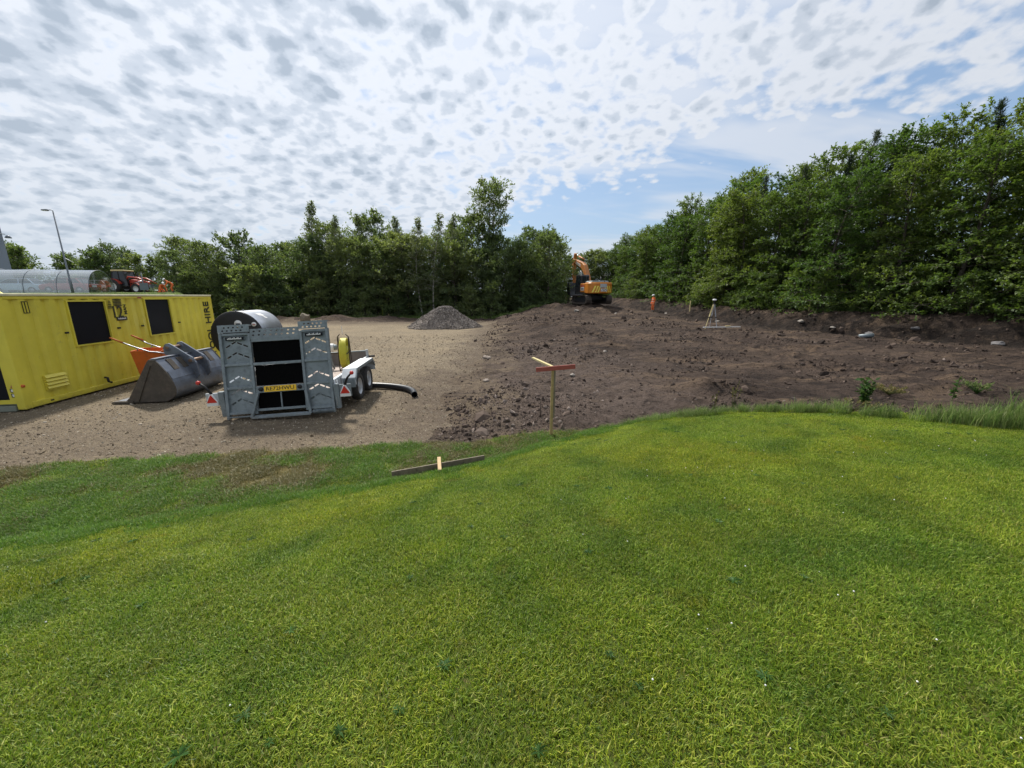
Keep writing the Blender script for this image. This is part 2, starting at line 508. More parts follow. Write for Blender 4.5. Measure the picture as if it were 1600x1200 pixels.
def H(x, y, detail=True):
    x = np.asarray(x, float); y = np.asarray(y, float)
    s = lawn_s(x, y)
    lz = 0.03 + 0.85 * (1 - np.exp(-np.maximum(s, 0) / 2.9)) / (1 - math.exp(-5.47 / 2.9))
    lz = lz + 0.020 * fbm(x, y, 1.6, 11, 2) + 0.010 * fbm(x, y, 0.35, 12, 2)
    ey = edge_y(x)
    # soil
    foot = np.interp(y, FOOT_Y, FOOT_X)
    mid = sstep(-2.0, 1.0, x)
    sz = 0.02 + 0.0165 * np.maximum(y - 7, 0) * sstep(-4, 4, x)
    rough = 0.35 + 0.65 * sstep(-0.25, 0.35, fbm(x, y, 4.5, 21, 2))
    lum = 0.13 * fbm(x, y, 2.0, 22, 3) * rough + 0.20 * rough * np.abs(fbm(x, y, 0.8, 23, 3)) + 0.045 * fbm(x, y, 0.26, 24, 2)
    fade = sstep(60, 30, np.hypot(x, y))
    sz = sz + mid * lum * (0.4 + 0.6 * fade)
    # ruts left by tracked machines
    for cx0, sl, cur, ya, yb, gw in ((9.2, 0.22, 0.006, 11, 39, 1.15), (5.0, 0.10, -0.004, 12, 40, 1.15), (14.5, -0.25, 0.010, 10, 34, 1.15)):
        cxx = cx0 + sl * (40 - y) * 0.5 + cur * (y - 25) ** 2 * 0.3
        off = np.abs(np.abs(x - cxx) - gw)
        on = sstep(ya, ya + 3, y) * sstep(yb, yb - 3, y) * sstep(-0.5, 0.2, fbm(x, y, 5, 67, 2))
        sz = sz - 0.10 * on * sstep(0.36, 0.22, off) + 0.07 * on * np.exp(-((off - 0.46) / 0.12) ** 2) * (1 + fbm(x, y, 0.5, 68, 2))
    for lx, ly, rx, ry, lh in LUMPS:
        g = np.exp(-(((x - lx) / rx) ** 2 + ((y - ly) / ry) ** 2))
        sz = sz + lh * g * (1 + 0.55 * fbm(x, y, 0.5 if rx < 1.5 else 1.1, 31, 3))
    # compacted gravel
    gz = 0.022 * fbm(x, y, 2.5, 41, 3) + 0.008 * fbm(x, y, 0.4, 42, 2)
    far_dark = sstep(36, 40, y + 1.5 * fbm(x, y, 4, 43))
    gz = gz + far_dark * (0.12 + 0.12 * np.abs(fbm(x, y, 1.2, 44, 3)))
    bx = -1.35 - 0.012 * (y - 7) + 0.75 * fbm(x, y, 2.6, 51, 3) + 0.45 * fbm(x, y, 0.55, 52, 3)
    soilw = sstep(-0.25, 0.35, x - bx)
    z = gz * (1 - soilw) + sz * soilw
    for lx, ly, rx, ry, lh in LUMPS:
        if lx < -9:
            z = z + lh * np.exp(-(((x - lx) / rx) ** 2 + ((y - ly) / ry) ** 2)) * (1 + 0.5 * fbm(x, y, 0.8, 31, 3))
    # left rear field rises
    ratio = x / np.maximum(np.abs(y), 1.0)
    z = z + 2.68 * sstep(-0.79, -0.86, ratio) * sstep(17, 31, y) + 0.010 * np.maximum(y - 45, 0) * sstep(-0.7, -0.85, ratio)
    # bank at the wood
    d = (x - foot) * 0.8 + 0.38 * fbm(x, y, 1.3, 61, 2) + 0.5 * fbm(x, y, 5, 62, 2)
    top = np.interp(y, BTOP_Y, BTOP_Z) + 0.13 * fbm(x, y, 1.0, 63, 3) + 0.10 * fbm(x, y, 0.35, 64, 2)
    fr_ = y / 1.7 + x * 0.22 + 0.3 * fbm(x, y, 2.5, 66, 2)
    d = d - 0.55 * (0.5 - 0.5 * np.cos(2 * math.pi * (fr_ - np.floor(fr_)) ** 0.65)) * sstep(4.0, 1.0, np.abs(d - 0.8))
    bw = np.clip(d / 1.7, 0, 1) ** 0.7
    z = z * (1 - bw) + top * bw
    # wood floor at the back
    z = z + 0.5 * sstep(46, 54, y) * sstep(-34, -20, x) * sstep(12, 4, x)
    lw = sstep(0.55, -0.15, y - (ey + ragged(x, y)))
    return lz * lw + z * (1 - lw)


def hz(x, y):
    return float(H(np.array([x]), np.array([y]))[0])


def classify(x, y):
    """0 lawn, 1 gravel, 2 soil, 3 field"""
    ey = edge_y(x) + ragged(x, y)
    bx = -1.35 - 0.012 * (y - 7) + 0.75 * fbm(x, y, 2.6, 51, 3) + 0.45 * fbm(x, y, 0.55, 52, 3)
    c = np.where(x > bx, 2, 1)
    c = np.where((y + 1.5 * fbm(x, y, 4, 43) > 38) & (c == 1), 2, c)
    c = np.where((x / np.maximum(np.abs(y), 1.0) < -0.81 + 0.02 * fbm(x, y, 3, 71)) & (y > 20), 3, c)
    foot = np.interp(y, FOOT_Y, FOOT_X)
    c = np.where(y < ey, 0, c)
    return c


def build_ground():
    azs = np.concatenate([np.linspace(-57, 57, 720), np.linspace(57.6, 302.4, 110)[0:]])
    azs = np.radians(azs)
    rs = 0.35 * np.exp(np.arange(0, 450) * 0.0133)
    nA, nR = len(azs), len(rs)
    A, RR = np.meshgrid(azs, rs)
    x, y = (RR * np.sin(A)).ravel(), (RR * np.cos(A)).ravel()
    z = H(x, y)
    co = np.stack([x, y, z], 1)
    i, j = np.meshgrid(np.arange(nR - 1), np.arange(nA), indexing='ij')
    j2 = (j + 1) % nA
    q = np.stack([i * nA + j, i * nA + j2, (i + 1) * nA + j2, (i + 1) * nA + j], -1).reshape(-1, 4)[:, ::-1]
    cx, cy = x[q].mean(1), y[q].mean(1)
    cl = classify(cx, cy)
    bx = -1.35 - 0.012 * (y - 7) + 0.75 * fbm(x, y, 2.6, 51, 3) + 0.45 * fbm(x, y, 0.55, 52, 3)
    mud = np.clip(sstep(-2.4, 0.0, x - bx + 1.2 * fbm(x, y, 0.9, 81, 3)) * 0.9, 0, 1)
    mud = np.maximum(mud, 0.55 * sstep(10.5, 6.5, y + 1.6 * fbm(x, y, 1.8, 87, 3)))
    mud = np.maximum(mud, 0.8 * sstep(-0.35, 0.75, -(y - edge_y(x) - 0.5) + 0.7 * fbm(x, y, 0.8, 82, 3)) * sstep(8, 5, y))
    mud = np.maximum(mud, sstep(33, 38, y + 2 * fbm(x, y, 3, 83)))
    stony = sstep(4.5, 0.5, np.abs(x - 1.6 + 0.04 * (y - 8)) + 1.8 * fbm(x, y, 1.8, 84, 3)) * sstep(24, 12, y)
    ft = (x - np.interp(y, FOOT_Y, FOOT_X)) * 0.8
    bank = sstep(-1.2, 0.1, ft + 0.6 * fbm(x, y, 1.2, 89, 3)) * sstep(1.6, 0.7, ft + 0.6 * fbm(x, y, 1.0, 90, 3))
    grav = sstep(1.9, 0.0, x - bx + 1.5 * fbm(x, y, 0.9, 88, 3)) * sstep(38, 30, y)
    s = lawn_s(x, y)
    lush = np.exp(-((s - 0.35) / 0.35) ** 2) * sstep(3.0, 1.2, x)
    dry = sstep(0.1, -0.8, s) * sstep(0.15, -0.25, fbm(x, y, 1.0, 85, 3) - 0.0)
    out = []
    names = {0: 'lawn', 1: 'gravel_yard', 2: 'excavated_soil', 3: 'field'}
    for k, nm in names.items():
        f = q[cl == k]
        used, inv = np.unique(f.ravel(), return_inverse=True)
        me = bpy.data.meshes.new(nm)
        me.vertices.add(len(used)); me.vertices.foreach_set('co', co[used].astype(np.float32).ravel())
        nf = len(f)
        me.loops.add(nf * 4); me.loops.foreach_set('vertex_index', inv.astype(np.int32))
        me.polygons.add(nf); me.polygons.foreach_set('loop_start', np.arange(0, nf * 4, 4, dtype=np.int32))
        me.polygons.foreach_set('use_smooth', np.ones(nf, bool))
        me.update(calc_edges=True)
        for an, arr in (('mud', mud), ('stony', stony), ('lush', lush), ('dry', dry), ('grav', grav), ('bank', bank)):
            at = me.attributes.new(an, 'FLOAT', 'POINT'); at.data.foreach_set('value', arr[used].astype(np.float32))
        o = link(nm, me, M[nm])
        tag(o, kind='structure')
        out.append(o)
    return out


def ground_mat(name, build):
    m = bpy.data.materials.new(name)
    nt, N, L = nodes(m)
    out = N('ShaderNodeOutputMaterial'); b = N('ShaderNodeBsdfPrincipled'); L(b.outputs[0], out.inputs[0])
    b.inputs['Roughness'].default_value = 0.95
    b.inputs['Specular IOR Level'].default_value = 0.15
    geo = N('ShaderNodeNewGeometry')

    def noise(scale, detail=4, rough=0.6, dist=0.0, scl=None, rz=0.0):
        n = N('ShaderNodeTexNoise')
        if scl:
            mp = N('ShaderNodeMapping'); L(geo.outputs['Position'], mp.inputs[0]); mp.inputs[3].default_value = scl; mp.inputs[2].default_value = (0, 0, rz)
            L(mp.outputs[0], n.inputs['Vector'])
        else:
            L(geo.outputs['Position'], n.inputs['Vector'])
        n.inputs['Scale'].default_value = scale; n.inputs['Detail'].default_value = detail
        n.inputs['Roughness'].default_value = rough; n.inputs['Distortion'].default_value = dist
        return n.outputs['Fac']

    def voro(scale, out_='Color'):
        n = N('ShaderNodeTexVoronoi'); L(geo.outputs['Position'], n.inputs['Vector']); n.inputs['Scale'].default_value = scale
        return n.outputs[out_]

    def attr(nm):
        n = N('ShaderNodeAttribute'); n.attribute_name = nm
        return n.outputs['Fac']

    def rng(x, a, b_, c=0.0, d=1.0):
        n = N('ShaderNodeMapRange'); L(x, n.inputs[0])
        for i_, v in zip((1, 2, 3, 4), (a, b_, c, d)):
            n.inputs[i_].default_value = v
        return n.outputs[0]

    def mix(f, a, b_, mode='MIX'):
        n = N('ShaderNodeMix'); n.data_type = 'RGBA'; n.blend_type = mode
        if isinstance(f, float):
            n.inputs[0].default_value = f
        else:
            L(f, n.inputs[0])
        for s_, v in ((n.inputs[6], a), (n.inputs[7], b_)):
            if isinstance(v, tuple):
                s_.default_value = v + (1,)
            else:
                L(v, s_)
        return n.outputs[2]

    def mul(a, b_):
        n = N('ShaderNodeMath'); n.operation = 'MULTIPLY'; L(a, n.inputs[0])
        if isinstance(b_, float):
            n.inputs[1].default_value = b_
        else:
            L(b_, n.inputs[1])
        return n.outputs[0]

    def bump(h, strength, dist, prev=None):
        n = N('ShaderNodeBump'); n.inputs['Strength'].default_value = strength; n.inputs['Distance'].default_value = dist
        L(h, n.inputs['Height'])
        if prev is not None:
            L(prev, n.inputs['Normal'])
        return n.outputs[0]

    col, nrm = build(noise, voro, attr, rng, mix, mul, bump)
    L(col, b.inputs['Base Color'])
    if nrm is not None:
        L(nrm, b.inputs['Normal'])
    return m


def g_lawn(noise, voro, attr, rng, mix, mul, bump):
    c = mix(rng(noise(0.9, 4), 0.35, 0.65), (0.075, 0.095, 0.016), (0.060, 0.085, 0.014))
    c = mix(rng(noise(38, 3), 0.5, 0.75), c, (0.10, 0.085, 0.03))
    c = mix(mul(attr('dry'), 0.8), c, (0.15, 0.115, 0.05))
    return c, bump(noise(90, 3), 0.8, 0.02)


def g_gravel(noise, voro, attr, rng, mix, mul, bump):
    c = mix(rng(noise(0.45, 5), 0.35, 0.68), (0.200, 0.163, 0.108), (0.310, 0.246, 0.155))
    c = mix(rng(noise(6, 6, 0.7), 0.45, 0.75), c, (0.125, 0.097, 0.066))
    st = mix(rng(noise(70, 2), 0.35, 0.65), (0.12, 0.094, 0.068), (0.30, 0.25, 0.19))
    c = mix(rng(noise(30, 5, 0.75), 0.42, 0.62), c, st)
    c = mix(mul(attr('mud'), rng(noise(3, 5), 0.15, 0.5)), c, (0.105, 0.080, 0.060))
    n = bump(noise(9, 6, 0.7), 0.8, 0.08)
    n = bump(voro(38, 'Distance'), 0.7, 0.03, n)
    return c, n


def g_soil(noise, voro, attr, rng, mix, mul, bump):
    c = mix(rng(noise(0.35, 5, 0.65), 0.40, 0.62), (0.052, 0.037, 0.030), (0.095, 0.068, 0.053))
    c = mix(rng(noise(1.3, 5, 0.7), 0.52, 0.66), c, (0.024, 0.0175, 0.015))
    c = mix(rng(noise(0.9, 5, 0.7, 0.3, (0.35, 1.6, 1.0), 0.5), 0.50, 0.64), c, (0.140, 0.098, 0.068))
    c = mix(rng(noise(1.6, 5, 0.7, 0.3, (0.22, 1.5, 1.0), -0.35), 0.54, 0.68), c, (0.026, 0.019, 0.0165))
    c = mix(mul(attr('stony'), rng(noise(2.2, 6, 0.75), 0.30, 0.60)), c, (0.130, 0.098, 0.082))
    c = mix(rng(noise(24, 5, 0.8), 0.60, 0.72), c, (0.19, 0.15, 0.12))
    c = mix(rng(noise(7, 6, 0.8), 0.52, 0.66), c, (0.021, 0.0155, 0.0135))
    c = mix(mul(attr('grav'), rng(noise(5, 6, 0.75), 0.36, 0.56)), c, (0.185, 0.142, 0.098))
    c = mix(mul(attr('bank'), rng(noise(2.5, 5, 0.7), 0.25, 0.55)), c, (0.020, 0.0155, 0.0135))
    n = bump(noise(4.5, 6, 0.72), 1.0, 0.26)
    n = bump(noise(30, 4, 0.7), 0.7, 0.03, n)
    return c, n


def g_field(noise, voro, attr, rng, mix, mul, bump):
    c = mix(rng(noise(0.5, 4), 0.35, 0.65), (0.16, 0.19, 0.045), (0.11, 0.16, 0.035))
    return c, bump(noise(30, 3), 0.6, 0.05)


M['lawn'] = ground_mat('lawn_thatch', g_lawn)
M['gravel_yard'] = ground_mat('compacted_gravel', g_gravel)
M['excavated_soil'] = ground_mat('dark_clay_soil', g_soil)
M['field'] = ground_mat('field_turf', g_field)
build_ground()
far = MB()
far.add([(-4000, -4000, -0.6), (4000, -4000, -0.6), (4000, 4000, -0.6), (-4000, 4000, -0.6)], [(0, 1, 2, 3)])
tag(far.build('ground', M['field']), kind='structure')
# ------------------------------------------------------------------ yellow site cabin
def build_cabin():
    L_, W_, Ht = 7.3, 2.75, 2.52
    t = empty('site_cabin', (-10.61, 8.06, 0.0), R(98.5), 'yellow corrugated steel site cabin with two dark shuttered windows', 'site cabin')
    zb, zt = 0.17, 2.40
    win = [(1.51, 2.54, 1.27, 2.33), (3.95, 4.98, 1.29, 2.37)]

    def prof(length, start, pitch, depth):
        pts = [(0.0, 0.0)]
        x = start
        while x + pitch < length - 0.1:
            pts += [(x, 0.0), (x + 0.06, depth), (x + 0.06 + 0.08, depth), (x + 0.20, 0.0)]
            x += pitch
        pts.append((length, 0.0))
        return pts

    def yat(pts, x):
        return float(np.interp(x, [p[0] for p in pts], [p[1] for p in pts]))

    pts = prof(L_ - 0.32, 0.10, 0.33, 0.06)
    x0 = 0.16
    xs = sorted(set([round(p[0] + x0, 4) for p in pts] + [w[k] for w in win for k in (0, 1)]))
    zs = sorted({zb, zt} | {w[k] for w in win for k in (2, 3)})
    mb = MB()
    for i in range(len(xs) - 1):
        for j in range(len(zs) - 1):
            cx, cz = (xs[i] + xs[i + 1]) / 2, (zs[j] + zs[j + 1]) / 2
            if any(w[0] < cx < w[1] and w[2] < cz < w[3] for w in win):
                continue
            ya, yb = yat(pts, xs[i] - x0) + 0.02, yat(pts, xs[i + 1] - x0) + 0.02
            mb.add([(xs[i], ya, zs[j]), (xs[i + 1], yb, zs[j]), (xs[i + 1], yb, zs[j + 1]), (xs[i], ya, zs[j + 1])], [(0, 1, 2, 3)])
    mb.build('side_wall', M['yellow'], t)
    # far long wall, end walls
    mb = MB(); mb.span((0.1, W_ - 0.06, zb), (L_ - 0.1, W_ - 0.02, zt)); mb.build('rear_wall', M['yellow'], t)
    mb = MB(); mb.span((L_ - 0.06, 0.12, zb), (L_ - 0.02, W_ - 0.12, zt)); mb.build('end_wall', M['yellow'], t)
    # near end: wall with door opening
    mb = MB()
    mb.plate([(0.12, zb), (W_ - 0.12, zb), (W_ - 0.12, zt), (0.12, zt)], [[(0.28, 0.26), (1.25, 0.26), (1.25, 2.2), (0.28, 2.2)]], 0.03, 0.07, 'x')
    mb.build('door_wall', M['yellow'], t)
    d = MB().span((0.06, 0.281, 0.261), (0.10, 1.249, 2.199)).build('door', M['shutter'], t)
    MB().cyl((0.05, 1.15, 1.1), (-0.02, 1.15, 1.1), 0.02).box((-0.02, 1.10, 1.1), (0.02, 0.14, 0.03)).build('handle', M['tube'], d)
    # frame
    for x in (0.0, L_ - 0.16):
        for y in (0.0, W_ - 0.16):
            MB().span((x, y, 0.04), (x + 0.16, y + 0.16, Ht - 0.06)).build('corner_post', M['yellow'], t, 0.012)
    for y in (0.004, W_ - 0.124):
        MB().span((0.16, y, 0.05), (L_ - 0.16, y + 0.12, zb)).build('bottom_rail', M['yellow'], t, 0.006)
        MB().span((0.16, y, zt), (L_ - 0.16, y + 0.10, Ht - 0.06)).build('top_rail', M['yellow'], t, 0.006)
    MB().span((-0.02, 0.17, 0.02), (0.05, W_ - 0.17, 0.13)).build('door_sill', M['yellow_dark'], t)
    for x in (0.02, L_ - 0.14):
        MB().span((x, 0.16, zt), (x + 0.12, W_ - 0.16, Ht - 0.06)).build('end_rail', M['yellow'], t)
    MB().span((-0.01, -0.012, Ht - 0.058), (L_ + 0.01, W_ + 0.012, Ht)).build('roof', M['cabin_roof'], t, 0.01)
    MB().span((0.1, 0.13, 0.10), (L_ - 0.1, W_ - 0.13, 0.155)).build('floor_frame', M['yellow_dark'], t)
    # windows
    for w in win:
        f = MB()
        b = 0.035
        f.span((w[0] - b, -0.012, w[2] - b), (w[1] + b, 0.055, w[2])).span((w[0] - b, -0.012, w[3]), (w[1] + b, 0.055, w[3] + b))
        f.span((w[0] - b, -0.012, w[2]), (w[0], 0.055, w[3])).span((w[1], -0.012, w[2]), (w[1] + b, 0.055, w[3]))
        fo = f.build('window', M['yellow'], t)
        MB().span((w[0] + 0.002, 0.03, w[2] + 0.002), (w[1] - 0.002, 0.05, w[3] - 0.002)).build('shutter', M['shutter'], fo)
    # louvred vent
    v = MB().span((0.52, -0.004, 0.34), (1.04, 0.012, 0.70)).build('vent', M['yellow'], t)
    for k in range(4):
        z = 0.385 + k * 0.082
        MB().add([(0.535, -0.006, z + 0.062), (1.025, -0.006, z + 0.062), (1.025, -0.045, z), (0.535, -0.045, z), (1.025, -0.006, z - 0.008), (0.535, -0.006, z - 0.008)],
                 [(0, 1, 2, 3), (3, 2, 4, 5), (0, 3, 5), (1, 4, 2)]).build('louvre', M['yellow'], v)
    # shutter bolts, drain, marker lamp, rail marks
    for x in (1.32, 2.83, 3.68, 5.29):
        MB().span((x - 0.035, -0.02, 1.575), (x + 0.035, 0.018, 1.62)).build('shutter_bolt', M['black'], t)
    MB().tube([(2.05, 0.01, 0.34), (2.05, -0.05, 0.33), (2.05, -0.06, 0.22), (2.12, -0.07, 0.19)], 0.028, 8).build('drain_outlet', M['black'], t)
    MB().lathe([(0.0, -0.035), (0.03, -0.03), (0.035, 0.0)], (0.05, 0, 0.56), 'y', 12).build('marker_lamp', M['orange'], t)
    MB().span((0.55, -0.004, 0.095), (0.62, 0.006, 0.125)).build('rail_hole', M['black'], t)
    for x, z in ((0.50, 2.345), (0.50, 2.10)):
        MB().span((x, 0.008, z - 0.008), (x + 0.125, 0.018, z + 0.008)).build('stencil_box', M['black_ink'], t)
    for x in (0.50, 0.558, 0.616):
        MB().span((x, 0.006, 2.10), (x + 0.010, 0.016, 2.345)).build('stencil_box', M['black_ink'], t)
    MB().span((3.70, -0.004, zt + 0.005), (3.84, 0.003, Ht - 0.075)).build('red_sticker', M['red_ink'], t)
    # door-end signs
    s = MB().add([(0.026, 0.075, 0.53), (0.026, 0.20, 0.53), (0.026, 0.137, 0.68), (0.02, 0.075, 0.53), (0.02, 0.20, 0.53), (0.02, 0.137, 0.68)],
                 [(0, 1, 2), (5, 4, 3), (0, 3, 4, 1), (1, 4, 5, 2), (2, 5, 3, 0)]).build('warning_triangle', M['red_ink'], t)
    MB().add([(0.018, 0.105, 0.547), (0.018, 0.17, 0.547), (0.018, 0.137, 0.625)], [(0, 1, 2)]).build('triangle_face', M['black_ink'], s)
    for z in (0.43, 0.32):
        p = MB().span((0.02, 0.09, z), (0.027, 0.22, z + 0.085)).build('sign_plate', M['black_ink'], t)
        MB().span((0.016, 0.115, z + 0.015), (0.02, 0.20, z + 0.07)).build('sign_face', M['white_ink'], p)
    # rotated number block between the windows: "12" built of stripes over "MAN"
    ink = M['black_ink']
    rot = (R(90), 0, 0)
    for k in range(5):
        MB().span((2.64 + 0.012 * k, 0.004, 2.14 + 0.045 * k), (2.76 - 0.004 * k, 0.016, 2.163 + 0.045 * k)).build('logo_stripe', ink, t)
    for k in range(5):
        MB().span((2.83, 0.004, 2.20 + 0.04 * k), (3.10, 0.016, 2.222 + 0.04 * k)).build('logo_stripe', ink, t)
    text_mesh('number_stencil', '12', 0.46, ink, t, (2.90, 0.008, 2.02), rot, 0.006, 0.85)
    text_mesh('lettering', 'MAN', 0.13, ink, t, (3.19, 0.008, 2.10), (R(90), R(-90), 0), 0.006)
    p = MB().span((2.83, -0.002, 1.80), (3.18, 0.012, 1.90)).build('logo_panel', M['black_ink'], t)
    for k in range(9):
        MB().span((2.875 + 0.03 * k, -0.006, 1.835), (2.895 + 0.03 * k, -0.002, 1.872 - 0.012 * (k % 2))).build('logo_mark', M['white_ink'], p)
    text_mesh('hire_lettering', 'HIRE', 0.44, ink, t, (6.93, 0.006, 1.86), (R(90), R(-90), 0), 0.012, 0.92)
    text_mesh('hire_lettering', 'TOOL', 0.44, ink, t, (6.93, 0.006, 0.78), (R(90), R(-90), 0), 0.012, 0.92)
    for x in (0.3, 2.4, 4.8, 6.9):
        for y in (0.12, W_ - 0.32):
            MB().span((x, y, -0.08), (x + 0.3, y + 0.2, 0.10)).build('bearing_block', M['wood_grey'], t)


build_cabin()


# ------------------------------------------------------------------ excavator bucket on the ground
def build_bucket():
    t = empty('digging_bucket', (-9.40, 8.62, 0.035), R(6), 'big dirty steel excavator bucket resting on the gravel beside the yellow cabin', 'bucket')
    W = 2.05
    key = np.array([(1.15, 0.99), (1.25, 0.86), (1.37, 0.66), (1.46, 0.45), (1.485, 0.27), (1.43, 0.11), (1.26, 0.0)])
    back = []
    for k in range(19):
        t_ = 6 * k / 18
        i_ = int(min(math.floor(t_), 5)); f_ = t_ - i_
        p0, p1, p2, p3 = key[max(i_ - 1, 0)], key[i_], key[i_ + 1], key[min(i_ + 2, 6)]
        back.append(tuple(0.5 * ((2 * p1) + (p2 - p0) * f_ + (2 * p0 - 5 * p1 + 4 * p2 - p3) * f_ * f_ + (3 * p1 - p0 - 3 * p2 + p3) * f_ ** 3)))
    back += [(0.60, 0.0), (0.20, 0.01)]
    inner = []
    th = 0.03
    n = len(back)
    for i, p in enumerate(back):
        a, b = back[max(i - 1, 0)], back[min(i + 1, n - 1)]
        d = Vector((b[0] - a[0], b[1] - a[1])).normalized()
        nx, nz = d[1], -d[0]
        inner.append((p[0] + nx * th, p[1] + nz * th) if i < n - 2 else (p[0], p[1] + th))
    MB().prism(back + inner[::-1], 0.03, W - 0.03, 'y').build('shell', M['steel_brush'], t)
    side = [(0.36, 0.02), (0.46, 0.10), (1.00, 0.96), (1.04, 1.0)] + [(x + 0.012, z + 0.004) for x, z in back[:-2]] + [(0.55, -0.012)]
    for y in (0.0, W - 0.035):
        s = MB().prism(side, y, y + 0.035, 'y').build('side_plate', M['steel_dirty'], t, 0.006)
        yy = y - 0.012 if y == 0 else y + 0.035
        MB().bar((0.66, yy, 0.02), (1.06, yy, 0.86), 0.02, 0.018).build('wear_strip', M['steel_dirty'], s)
    MB().prism([(0.08, -0.015), (0.55, -0.02), (0.55, 0.03), (0.12, 0.03)], -0.03, W + 0.03, 'y').build('cutting_edge', M['steel_dirty'], t, 0.004)
    # stiffening ribs and seams on the back
    MB().bar((1.12, 0.02, 1.005), (1.12, W - 0.02, 1.005), 0.10, 0.035).build('top_lip', M['steel_brush'], t, 0.006)
    for k in (0.30, 0.62, 1.62):
        MB().prism([(1.18, 0.952), (1.34, 0.71), (1.355, 0.718), (1.195, 0.966)], k, k + 0.16, 'y').build('weld_seam', M['steel_dirty'], t)
    MB().prism([(1.345, 0.70), (1.43, 0.52), (1.445, 0.53), (1.36, 0.712)], 0.05, W - 0.05, 'y').build('back_plate', M['steel_brush'], t)
    ear = [(0.84, 1.0), (0.82, 1.17), (0.88, 1.27), (0.97, 1.29), (1.06, 1.23), (1.36, 1.0), (1.46, 0.93), (1.53, 0.80), (1.57, 0.48), (1.48, 0.38), (1.26, 0.84), (1.14, 0.98)]
    for y in (0.78, 1.20):
        e = MB().prism(ear, y, y + 0.05, 'y').build('ear', M['steel_brush'], t, 0.008)
        for bx, bz in ((0.94, 1.18), (1.42, 0.86)):
            MB().lathe([(0.0, -0.012), (0.075, -0.012), (0.085, 0.0)], (bx, y, bz), 'y', 14).build('boss', M['steel_brush'], e)
    for x, z in ((0.94, 1.18), (1.42, 0.86)):
        MB().cyl((x, 0.74, z), (x, 1.30, z), 0.038, n=14).build('pin', M['steel_rust'], t)


build_bucket()


# ------------------------------------------------------------------ orange handcart against the cabin
def build_cart():
    t = empty('handcart', (-10.02, 10.6, 0.0), R(14), 'orange steel tipping handcart with two tube handles standing behind the bucket', 'handcart')
    # tub stood nearly on end, handles up and out
    b = MB()
    top = [(-0.34, -0.26, 1.02), (0.38, -0.26, 1.02), (0.38, 0.30, 1.05), (-0.34, 0.30, 1.05)]
    bot = [(-0.24, -0.20, 0.22), (0.30, -0.20, 0.22), (0.30, 0.18, 0.22), (-0.24, 0.18, 0.22)]
    itop = [(p[0] * 0.94 + 0.001, p[1] * 0.93, p[2]) for p in top]
    ibot = [(p[0] * 0.93 + 0.01, p[1] * 0.9, p[2] + 0.03) for p in bot]
    vs = top + bot + itop + ibot
    fs = [(0, 1, 5, 4), (1, 2, 6, 5), (2, 3, 7, 6), (3, 0, 4, 7), (4, 5, 6, 7), (8, 12, 13, 9), (9, 13, 14, 10), (10, 14, 15, 11), (11, 15, 12, 8), (12, 15, 14, 13),
          (0, 8, 9, 1), (1, 9, 10, 2), (2, 10, 11, 3), (3, 11, 8, 0)]
    tub = b.add(vs, fs).build('tub', M['orange'], t, 0.012)
    for k in range(4):
        MB().box((-0.02 + 0.012 * k, -0.236 + 0.012 * k, 0.86 - 0.075 * k), (0.07, 0.012, 0.05), (R(9), R(8 * (k % 2)), 0)).build('print_mark', M['black_ink'], tub)
    for y, dx in ((-0.30, 0.0), (0.34, 0.10)):
        MB().tube([(0.62, y * 0.8, 0.90), (0.28, y, 0.98), (0.12, y, 1.00), (-0.24, y, 1.16), (-0.62 + dx, y, 1.36)], 0.017, 8).build('handle_tube', M['tube'], t)
        MB().tube([(-0.42 + dx, y, 1.255), (-0.68 + dx, y, 1.395)], 0.023, 8).build('grip', M['grip'], t)
        MB().tube([(-0.14, y, 1.10), (-0.16, y * 0.8, 1.0)], 0.012, 6).build('bracket', M['tube'], t)
        MB().tube([(0.12, y * 0.7, 0.42), (-0.02, y * 0.75, 0.0)], 0.016, 6).build('leg', M['tube'], t)
    wh = MB().lathe([(0.12, -0.035), (0.17, -0.045), (0.195, 0.0), (0.17, 0.045), (0.12, 0.035)], (0.60, 0, 0.195), 'y', 20).build('wheel', M['tyre'], t)
    MB().lathe([(0.0, -0.03), (0.125, -0.03), (0.125, 0.03), (0.0, 0.03)], (0.60, 0, 0.195), 'y', 16).build('rim', M['orange'], wh)
    MB().tube([(0.60, -0.12, 0.195), (0.60, 0.12, 0.195)], 0.012, 6).tube([(0.60, -0.11, 0.195), (0.30, -0.14, 0.36)], 0.014, 6).tube([(0.60, 0.11, 0.195), (0.30, 0.14, 0.36)], 0.014, 6).build('axle_fork', M['tube'], t)


build_cart()


